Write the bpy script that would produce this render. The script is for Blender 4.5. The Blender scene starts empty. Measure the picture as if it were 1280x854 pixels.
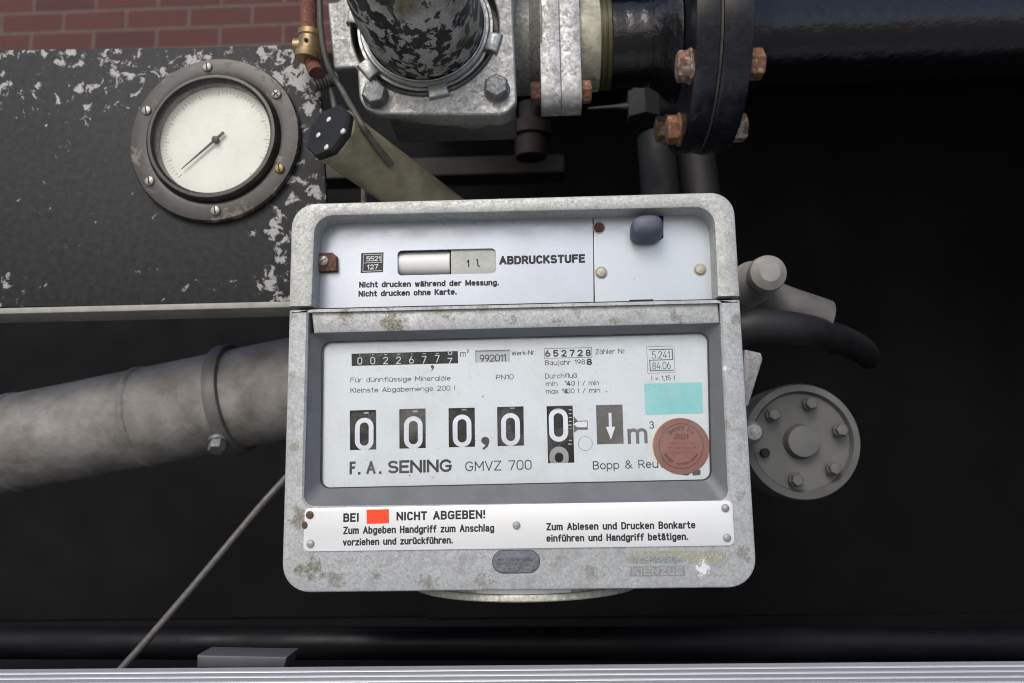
import bpy, bmesh, math, random
from mathutils import Vector, Matrix
random.seed(7)
S = bpy.context.scene
COL = S.collection

# ------------------------------------------------------------------ camera
F = 1000.0                                    # focal length in photo pixels (photo 1280 wide)
CAM = Vector((0.016928, -0.520500, -0.051511))
ROT = (1.725767, 0.016166, 0.036365)
def rotm(rx, ry, rz):
    return Matrix.Rotation(rz, 3, 'Z') @ Matrix.Rotation(ry, 3, 'Y') @ Matrix.Rotation(rx, 3, 'X')
RM = rotm(*ROT)
cd = bpy.data.cameras.new("camera"); cam = bpy.data.objects.new("camera", cd); COL.objects.link(cam)
cam.location = CAM; cam.rotation_euler = ROT
cd.sensor_width = 36.0; cd.lens = F / 1280 * 36; cd.clip_start = 0.01; cd.clip_end = 200
cd.dof.use_dof = True; cd.dof.focus_distance = 0.52; cd.dof.aperture_fstop = 9.0
S.camera = cam

# ------------------------------------------------------------------ world, sun, exposure
SUN_EL, SUN_AZ = math.radians(40), math.radians(197)     # azimuth clockwise from +Y
W = bpy.data.worlds.new("World"); S.world = W; W.use_nodes = True
nt = W.node_tree; nt.nodes.clear()
sky = nt.nodes.new('ShaderNodeTexSky'); sky.sky_type = 'NISHITA'; sky.sun_disc = False
sky.sun_elevation = SUN_EL; sky.sun_rotation = SUN_AZ
sky.air_density = 1.0; sky.dust_density = 3.0; sky.ozone_density = 1.0
bg = nt.nodes.new('ShaderNodeBackground'); bg.inputs[1].default_value = 0.13
wo = nt.nodes.new('ShaderNodeOutputWorld')
nt.links.new(sky.outputs[0], bg.inputs[0]); nt.links.new(bg.outputs[0], wo.inputs[0])
ld = bpy.data.lights.new("sun", 'SUN'); sun = bpy.data.objects.new("sun", ld); COL.objects.link(sun)
ld.energy = 0.9; ld.angle = math.radians(25); ld.color = (1.0, 0.975, 0.94)
sd = Vector((math.sin(SUN_AZ) * math.cos(SUN_EL), math.cos(SUN_AZ) * math.cos(SUN_EL), math.sin(SUN_EL)))
sun.rotation_euler = sd.to_track_quat('Z', 'Y').to_euler()
sun.location = (0, -2, 3)
S.view_settings.view_transform = 'Standard'; S.view_settings.look = 'None'
S.view_settings.exposure = 0.42; S.view_settings.gamma = 1.0
S.view_settings.use_curve_mapping = False
S.cycles.max_bounces = 8
S.cycles.filter_width = 1.1
S.cycles.use_denoising = True
S.cycles.denoising_prefilter = 'ACCURATE'

# ------------------------------------------------------------------ measuring helper
def P(px, py, Y=0.0):
    """point of the plane y = Y seen at photo pixel (px, py)"""
    d = RM @ Vector(((px - 640) / F, -(py - 427) / F, -1.0))
    t = (Y - CAM.y) / d.y
    return CAM + d * t
def PX(px, py, X):
    d = RM @ Vector(((px - 640) / F, -(py - 427) / F, -1.0))
    return CAM + d * ((X - CAM.x) / d.x)
def pxm(p): return (Vector(p) - CAM).dot(RM @ Vector((0, 0, -1))) / F      # metres per photo pixel at a point
def mm(px, Y=0.0):                            # length of px pixels at depth Y
    return px / F * (Y - CAM.y)

# ------------------------------------------------------------------ materials
def new_mat(name):
    m = bpy.data.materials.new(name); m.use_nodes = True
    n = m.node_tree.nodes; b = n['Principled BSDF']
    return m, m.node_tree, b
class NB:
    def __init__(s, nt): s.t = nt
    def n(s, typ, **kw):
        x = s.t.nodes.new(typ)
        for k, v in kw.items(): setattr(x, k, v)
        return x
    def l(s, a, b): s.t.links.new(a, b)
    def coord(s, stretch=None):
        c = s.n('ShaderNodeTexCoord')
        if not stretch: return c.outputs['Object']
        mp = s.n('ShaderNodeMapping'); mp.inputs['Scale'].default_value = stretch
        s.l(c.outputs['Object'], mp.inputs['Vector']); return mp.outputs[0]
    def noise(s, co, scale, detail=4, rough=.6, dist=0):
        x = s.n('ShaderNodeTexNoise'); x.inputs['Scale'].default_value = scale
        x.inputs['Detail'].default_value = detail; x.inputs['Roughness'].default_value = rough
        x.inputs['Distortion'].default_value = dist
        s.l(co, x.inputs['Vector']); return x.outputs['Fac']
    def vor(s, co, scale, out='Color'):
        x = s.n('ShaderNodeTexVoronoi'); x.inputs['Scale'].default_value = scale
        s.l(co, x.inputs['Vector']); return x.outputs[out]
    def ramp(s, fac, lo, hi, a=0.0, b=1.0):
        x = s.n('ShaderNodeMapRange'); x.inputs[1].default_value = lo; x.inputs[2].default_value = hi
        x.inputs[3].default_value = a; x.inputs[4].default_value = b
        s.l(fac, x.inputs[0]); return x.outputs[0]
    def math(s, op, a, b=None):
        x = s.n('ShaderNodeMath', operation=op)
        for i, v in enumerate((a, b)):
            if v is None: continue
            if isinstance(v, (int, float)): x.inputs[i].default_value = v
            else: s.l(v, x.inputs[i])
        return x.outputs[0]
    def mix(s, fac, a, b):
        x = s.n('ShaderNodeMix', data_type='RGBA')
        if isinstance(fac, (int, float)): x.inputs[0].default_value = fac
        else: s.l(fac, x.inputs[0])
        for i, v in ((6, a), (7, b)):
            if isinstance(v, tuple): x.inputs[i].default_value = (*v[:3], 1)
            else: s.l(v, x.inputs[i])
        return x.outputs[2]
    def bump(s, h, strength, dist, b):
        x = s.n('ShaderNodeBump'); x.inputs['Strength'].default_value = strength
        x.inputs['Distance'].default_value = dist
        s.l(h, x.inputs['Height']); s.l(x.outputs[0], b.inputs['Normal'])

def simple(name, c, rough=.5, metal=0.0, var=.25, scale=120, bump=.15, bd=.0004, stretch=None, c2=None, rvar=.12, spec=.5):
    """one material colour with uneven tone, gloss and a fine relief"""
    m, t, b = new_mat(name); k = NB(t); co = k.coord(stretch)
    f = k.noise(co, scale, 6, .65)
    d = c2 or tuple(x * (1 - var) for x in c)
    k.l(k.mix(k.ramp(f, .32, .68), c, d), b.inputs['Base Color'])
    k.l(k.ramp(k.noise(co, scale * .4, 5), .3, .7, max(.03, rough - rvar), min(1, rough + rvar)), b.inputs['Roughness'])
    b.inputs['Metallic'].default_value = metal; b.inputs['Specular IOR Level'].default_value = spec
    if bump: k.bump(k.noise(co, scale * 3, 5), bump, bd, b)
    return m

def cast(name, c, rough=.55, metal=.35, spangle=.14, cell=620, spots=(), flecks=(), bump=.35, warm=(1, .99, .94), grime=.6):
    """sand-cast / galvanised light metal: crystalline mottling, pits, stains at given points"""
    m, t, b = new_mat(name); k = NB(t); co = k.coord()
    v = k.vor(co, cell); sv = k.n('ShaderNodeSeparateColor'); k.l(v, sv.inputs[0])
    v2 = k.vor(co, cell * 2.3); sv2 = k.n('ShaderNodeSeparateColor'); k.l(v2, sv2.inputs[0])
    a = k.math('ADD', k.math('MULTIPLY', sv.outputs[0], .5), k.math('MULTIPLY', sv2.outputs[1], .5))
    fine = k.noise(co, cell * 1.2, 6, .75)
    a = k.math('ADD', k.math('MULTIPLY', a, .45), k.math('MULTIPLY', fine, .55))
    lo = tuple(x * (1 - spangle * 1.7) for x in c); hi = tuple(min(.95, x * (1 + spangle * 1.5)) for x in c)
    col = k.mix(k.ramp(a, .3, .7), lo, hi)
    big = k.noise(co, 28, 5, .6)
    col = k.mix(k.ramp(big, .42, .68, 0, .55), col, tuple(x * y * .78 for x, y in zip(c, warm)))
    mid = k.noise(co, 95, 6, .68, .6)
    col = k.mix(k.ramp(mid, .50, .66, 0, grime), col, tuple(x * y * .62 for x, y in zip(c, warm)))
    run = k.noise(k.coord((260, 60, 22)), 1, 4, .6)
    col = k.mix(k.ramp(run, .58, .78, 0, grime * .8), col, tuple(x * y * .7 for x, y in zip(c, warm)))
    pits = k.ramp(k.noise(co, 210, 3, .5), .66, .84)
    col = k.mix(k.math('MULTIPLY', pits, .55), col, (c[0] * .33, c[1] * .33, c[2] * .31))
    for (p, r, amt, sc) in spots:                       # dark lichen / dirt islands
        d = k.n('ShaderNodeVectorMath', operation='DISTANCE'); k.l(co, d.inputs[0]); d.inputs[1].default_value = p
        msk = k.math('ADD', k.ramp(d.outputs['Value'], 0, r, .34, -.25), k.noise(co, sc, 5, .7))
        msk = k.ramp(msk, .60, .68, 0, amt)
        col = k.mix(msk, col, k.mix(k.ramp(k.noise(co, 900, 2), .4, .6), (.10, .105, .08), (.27, .28, .22)))
    for (p, r, amt, sc) in flecks:                      # white remains
        d = k.n('ShaderNodeVectorMath', operation='DISTANCE'); k.l(co, d.inputs[0]); d.inputs[1].default_value = p
        msk = k.math('ADD', k.ramp(d.outputs['Value'], 0, r, .30, -.3), k.noise(co, sc, 5, .75))
        col = k.mix(k.ramp(msk, .62, .66, 0, amt), col, (.80, .81, .84))
    k.l(col, b.inputs['Base Color'])
    b.inputs['Metallic'].default_value = metal
    k.l(k.ramp(a, .3, .7, rough + .12, rough - .12), b.inputs['Roughness'])
    k.bump(k.math('ADD', k.noise(co, cell * .9, 6, .7), k.math('MULTIPLY', pits, -1.2)), bump, .0005, b)
    return m

def chipped(name, paint, under, scale, lo, hi, prough=.35, urough=.55, umetal=.4, stretch=None, tint=None, edge=.5, spec=.5, worn=()):
    """paint flaked off to what lies beneath; optional third colour (algae, rust) in patches"""
    m, t, b = new_mat(name); k = NB(t); co = k.coord(stretch)
    n1 = k.noise(co, scale, 10, .66, .4)
    n2 = k.noise(co, scale * .3, 4, .5)
    f = k.math('ADD', k.math('MULTIPLY', n1, 1 - edge * .5), k.math('MULTIPLY', n2, edge * .5))
    if worn:
        sx = k.n('ShaderNodeSeparateXYZ'); k.l(k.coord(), sx.inputs[0])
        for axis, p0, p1, amt in worn: f = k.math('ADD', f, k.ramp(sx.outputs[axis], p0, p1, 0, amt))
    msk = k.ramp(f, lo, hi)
    up = k.mix(k.noise(co, scale * 6, 4), tuple(x * .7 for x in under), tuple(min(1, x * 1.25) for x in under))
    pp = k.mix(k.ramp(k.noise(co, scale * 2, 5), .35, .7), paint, tuple(min(1, x * 1.9 + .006) for x in paint))
    col = k.mix(msk, pp, up)
    if tint:
        tc, ts, tl, th = tint
        col = k.mix(k.ramp(k.noise(co, ts, 5, .6), tl, th), col, tc)
    k.l(col, b.inputs['Base Color']); b.inputs['Specular IOR Level'].default_value = spec
    k.l(k.math('MULTIPLY', msk, umetal), b.inputs['Metallic'])
    k.l(k.ramp(msk, 0, 1, prough, urough), b.inputs['Roughness'])
    k.bump(k.math('ADD', k.math('MULTIPLY', msk, -.8), k.math('MULTIPLY', k.noise(co, scale * 8, 4), .35)), .5, .0004, b)
    return m

def rust(name, base=(.235, .105, .058), dark=(.075, .042, .032), grey=(.33, .30, .28), gl=.57):
    m, t, b = new_mat(name); k = NB(t); co = k.coord()
    col = k.mix(k.ramp(k.noise(co, 160, 7, .7), .35, .62), dark, base)
    col = k.mix(k.ramp(k.noise(co, 420, 4, .6), .5, .75, 0, .5), col, (.47, .22, .12))
    col = k.mix(k.ramp(k.noise(co, 230, 6, .6), gl, gl + .08), col, grey)
    k.l(col, b.inputs['Base Color']); b.inputs['Roughness'].default_value = .8
    k.bump(k.noise(co, 700, 6, .7), .6, .0006, b)
    return m

def enamel(name, c, rough=.38, metal=.0, var=.06, dots=.5, streak=0.0, dirt=(.35, .34, .30), coat=0.0):
    """sheet plate: slight mottling, brushed streaks, tiny dark specks and rubbed places"""
    m, t, b = new_mat(name); k = NB(t); co = k.coord()
    col = k.mix(k.ramp(k.noise(co, 22, 5, .6), .3, .7), c, tuple(x * (1 - var) for x in c))
    col = k.mix(k.ramp(k.noise(co, 300, 4, .6), .55, .8, 0, var * 2), col, tuple(x * .8 for x in c))
    if streak:
        st = k.noise(k.coord((900, 1, 6)), 1, 3, .6)
        col = k.mix(k.ramp(st, .3, .7, 0, streak), col, tuple(x * .75 for x in c))
    sp = k.math('MULTIPLY', k.ramp(k.noise(co, 330, 2, .4), .735, .76), k.ramp(k.noise(co, 35, 2), .45, .6))
    col = k.mix(k.math('MULTIPLY', sp, dots), col, dirt)
    k.l(col, b.inputs['Base Color']); b.inputs['Metallic'].default_value = metal
    k.l(k.ramp(k.noise(co, 60, 5, .65), .3, .7, rough - .06, rough + .1), b.inputs['Roughness'])
    k.bump(k.noise(co, 45, 4), .06, .0012, b)
    if coat: b.inputs['Coat Weight'].default_value = coat
    return m

def glass_mat(name, amt=.85):
    m = bpy.data.materials.new(name); m.use_nodes = True; t = m.node_tree; t.nodes.clear(); k = NB(t)
    o = k.n('ShaderNodeOutputMaterial'); tr = k.n('ShaderNodeBsdfTransparent'); gl = k.n('ShaderNodeBsdfGlossy')
    tr.inputs[0].default_value = (.975, .985, .985, 1); gl.inputs['Roughness'].default_value = .03
    fr = k.n('ShaderNodeFresnel'); gg = k.n('ShaderNodeNewGeometry'); k.l(k.ramp(gg.outputs['Backfacing'], 0, 1, 1.45, 1 / 1.45), fr.inputs[0])
    co = k.coord(); sm = k.ramp(k.noise(co, 30, 4, .6), .4, .75, amt, amt * 1.6)
    mx = k.n('ShaderNodeMixShader'); k.l(k.math('MULTIPLY', fr.outputs[0], sm), mx.inputs[0])
    k.l(tr.outputs[0], mx.inputs[1]); k.l(gl.outputs[0], mx.inputs[2])
    df = k.n('ShaderNodeBsdfDiffuse'); df.inputs[0].default_value = (.72, .71, .68, 1); md = k.n('ShaderNodeMixShader')   # dust on the pane, its pale haze also painted in for glare
    k.l(k.math('ADD', k.ramp(k.noise(co, 22, 6, .65, .8), .48, .72, 0, .075), k.ramp(k.noise(co, 420, 3, .6), .62, .72, 0, .05)), md.inputs[0])
    k.l(mx.outputs[0], md.inputs[1]); k.l(df.outputs[0], md.inputs[2]); k.l(md.outputs[0], o.inputs[0])
    return m

# ------------------------------------------------------------------ object helpers
def tag(o, label, cat, group=None, kind=None):
    if label: o['label'] = label
    if cat: o['category'] = cat
    if group: o['group'] = group
    if kind: o['kind'] = kind
    return o
def thing(name, label, cat, loc, group=None):
    o = bpy.data.objects.new(name, None); COL.objects.link(o); o.location = loc
    o.empty_display_size = .02
    return tag(o, label, cat, group)
def root_of(o):
    while o.parent: o = o.parent
    return o
def link(name, me, mat, parent=None, label=None):
    o = bpy.data.objects.new(name, me); COL.objects.link(o)
    if mat: me.materials.clear(); me.materials.append(mat)
    if parent:
        o.parent = parent
        me.transform(Matrix.Translation(-Vector(root_of(parent).location)))
    else:
        xs = [v.co for v in me.vertices]
        lo = Vector((min(v.x for v in xs), min(v.y for v in xs), min(v.z for v in xs)))
        hi = Vector((max(v.x for v in xs), max(v.y for v in xs), max(v.z for v in xs)))
        c = Vector(((lo.x + hi.x) / 2, (lo.y + hi.y) / 2, lo.z))
        me.transform(Matrix.Translation(-c)); o.location = c
    if label: o['label'] = label
    return o
def build(name, bm, mat, parent=None, smooth=True, label=None, recalc=True):
    if recalc: bmesh.ops.recalc_face_normals(bm, faces=bm.faces)
    me = bpy.data.meshes.new(name); bm.to_mesh(me); bm.free()
    if smooth:
        me.polygons.foreach_set('use_smooth', [True] * len(me.polygons))
        me.set_sharp_from_angle(angle=math.radians(32))
    return link(name, me, mat, parent, label)

def rounded(poly, r, seg=6):
    """2-D polygon with rounded corners; r a number or one per corner"""
    out = []; n = len(poly)
    for i in range(n):
        rr = r[i] if isinstance(r, (list, tuple)) else r
        p = Vector(poly[i][:2]); a = Vector(poly[i - 1][:2]) - p; b = Vector(poly[(i + 1) % n][:2]) - p
        if rr <= 0: out.append((p.x, p.y)); continue
        ang = a.angle(b); d = min(rr / math.tan(ang / 2), a.length * .49, b.length * .49)
        s = p + a.normalized() * d; e = p + b.normalized() * d
        for j in range(seg + 1):                       # quadratic blend close to an arc
            t = j / seg; w = .72
            q = ((1 - t) ** 2 * s + 2 * w * t * (1 - t) * p + t * t * e) / ((1 - t) ** 2 + 2 * w * t * (1 - t) + t * t)
            out.append((q.x, q.y))
    return out
def pix(poly, Y):                                      # photo pixels -> (x, z) in the plane y = Y
    return [(q.x, q.z) for q in (P(a, b, Y) for a, b in poly)]
def face3(poly, Y): return [Vector((x, Y, z)) for x, z in poly]

def loft(bm, loops, cap0=True, cap1=True, closed=True):
    vs = [[bm.verts.new(p) for p in lp] for lp in loops]
    for a, b in zip(vs, vs[1:]):
        n = len(a)
        for i in range(n if closed else n - 1):
            j = (i + 1) % n
            try: bm.faces.new((a[i], a[j], b[j], b[i]))
            except ValueError: pass
    if cap0: bm.faces.new(vs[0])
    if cap1: bm.faces.new(list(reversed(vs[-1])))
    return vs
def inset2(poly, d):
    """shrink a (roughly convex) 2-D polygon by d along vertex normals"""
    n = len(poly); out = []
    ar = sum(poly[i][0] * poly[(i + 1) % n][1] - poly[(i + 1) % n][0] * poly[i][1] for i in range(n))
    sg = 1 if ar > 0 else -1
    for i in range(n):
        p = Vector(poly[i]); j = i - 1; k2 = (i + 1) % n
        a = p - Vector(poly[j]); b = Vector(poly[k2]) - p
        if a.length < 1e-9: a = b
        if b.length < 1e-9: b = a
        na = Vector((-a.y, a.x)).normalized() * sg; nb = Vector((-b.y, b.x)).normalized() * sg
        m = (na + nb); m = m.normalized() if m.length > 1e-6 else na
        out.append(tuple(p + m * d / max(.5, m.dot(na))))
    return out
def slab(bm, poly, y0, y1, bev=.0015):
    """plate with a softened front edge: front at y0, back at y1"""
    loops = [face3(inset2(poly, bev), y0), face3(inset2(poly, bev * .3), y0 + bev * .3), face3(poly, y0 + bev), face3(poly, y1)]
    loft(bm, loops)
def frame_slab(bm, outer, inner, y0, y1, bev=.0015, ibev=.001):
    """plate with one opening: outer and inner must have the same count"""
    lo = [face3(poly, y) for poly, y in ((outer, y1), (outer, y0 + bev), (inset2(outer, bev * .3), y0 + bev * .3), (inset2(outer, bev), y0),
                                         (inset2(inner, -ibev), y0), (inner, y0 + ibev), (inner, y1))]
    loft(bm, lo + [lo[0]], False, False)
    bmesh.ops.remove_doubles(bm, verts=bm.verts, dist=1e-6)
def box(bm, x0, x1, y0, y1, z0, z1, bev=0.0):
    r = bmesh.ops.create_cube(bm, size=1.0)
    for v in r['verts']:
        v.co = Vector(((x0 + x1) / 2 + v.co.x * (x1 - x0), (y0 + y1) / 2 + v.co.y * (y1 - y0), (z0 + z1) / 2 + v.co.z * (z1 - z0)))
    if bev:
        es = list({e for v in r['verts'] for e in v.link_edges})
        bmesh.ops.bevel(bm, geom=es, offset=bev, segments=3, profile=.6, affect='EDGES')
def basis(axis):
    a = Vector(axis).normalized(); h = Vector((0, 0, 1)) if abs(a.z) < .9 else Vector((1, 0, 0))
    u = h.cross(a).normalized(); return a, u, a.cross(u)
def lathe(bm, prof, org, axis, seg=48, phase=0.0, sx=1.0, cap0=True, cap1=True):
    a, u, v = basis(axis); org = Vector(org); loops = []
    for r, h in prof:
        loops.append([org + a * h + (u * math.cos(phase + 2 * math.pi * i / seg) * sx + v * math.sin(phase + 2 * math.pi * i / seg)) * r for i in range(seg)])
    loft(bm, loops, cap0, cap1)
def tube(bm, pts, rad, seg=20, caps=True):
    pts = [Vector(p) for p in pts]; loops = []; up = None
    for i, p in enumerate(pts):
        d = (pts[min(i + 1, len(pts) - 1)] - pts[max(i - 1, 0)]).normalized()
        if up is None: up = basis(d)[1]
        u = (up - d * up.dot(d)).normalized(); v = d.cross(u); up = u
        r = rad[i] if isinstance(rad, (list, tuple)) else rad
        loops.append([p + (u * math.cos(2 * math.pi * k / seg) + v * math.sin(2 * math.pi * k / seg)) * r for k in range(seg)])
    loft(bm, loops, caps, caps)
def spline(pts, n=8):
    pts = [Vector(p) for p in pts]; out = []
    for i in range(len(pts) - 1):
        a = pts[max(i - 1, 0)]; b = pts[i]; c = pts[i + 1]; d = pts[min(i + 2, len(pts) - 1)]
        for k in range(n):
            t = k / n
            out.append(.5 * (2 * b + (c - a) * t + (2 * a - 5 * b + 4 * c - d) * t * t + (3 * b - a - 3 * c + d) * t ** 3))
    return out + [pts[-1]]
def hexbolt(bm, org, axis, af, h, phase=0.0, washer=True, stud=0.0):
    """hexagon head of across-flats af standing h out of org along axis, on a washer"""
    r = af / math.sqrt(3)
    if washer: lathe(bm, [(r * 1.13, -.001), (r * 1.15, .0006), (r * 1.08, .0022)], org, axis, 28); org = Vector(org) + Vector(axis).normalized() * .002
    lathe(bm, [(r, -.0005), (r, h * .80), (r * .965, h * .90), (r * .84, h), (r * .5, h * 1.02)], org, axis, 6, phase)
    if stud: lathe(bm, [(r * .45, 0), (r * .45, h + stud * .8), (r * .36, h + stud)], org, axis, 16)
def plate_holes(outer, holes, y0, th, bev=0.0):
    """thin sheet in the x-z plane with openings (filled 2-D curve turned to a mesh)"""
    cu = bpy.data.curves.new('c', 'CURVE'); cu.dimensions = '2D'; cu.fill_mode = 'BOTH'; cu.extrude = th / 2 - bev
    cu.bevel_depth = bev; cu.bevel_resolution = 2; cu.offset = -bev
    for poly in [outer] + holes:
        sp = cu.splines.new('POLY'); sp.points.add(len(poly) - 1); sp.use_cyclic_u = True
        for p, (x, z) in zip(sp.points, poly): p.co = (x, z, 0, 1)
    me = curve_mesh(cu)
    me.transform(Matrix(((1, 0, 0, 0), (0, 0, -1, y0 + th / 2), (0, 1, 0, 0), (0, 0, 0, 1))))
    return me
def curve_mesh(cu):
    ob = bpy.data.objects.new('tmp', cu); COL.objects.link(ob)
    dg = bpy.context.evaluated_depsgraph_get(); dg.update()
    me = bpy.data.meshes.new_from_object(ob.evaluated_get(dg))
    bpy.data.objects.remove(ob); bpy.data.curves.remove(cu); return me

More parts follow.
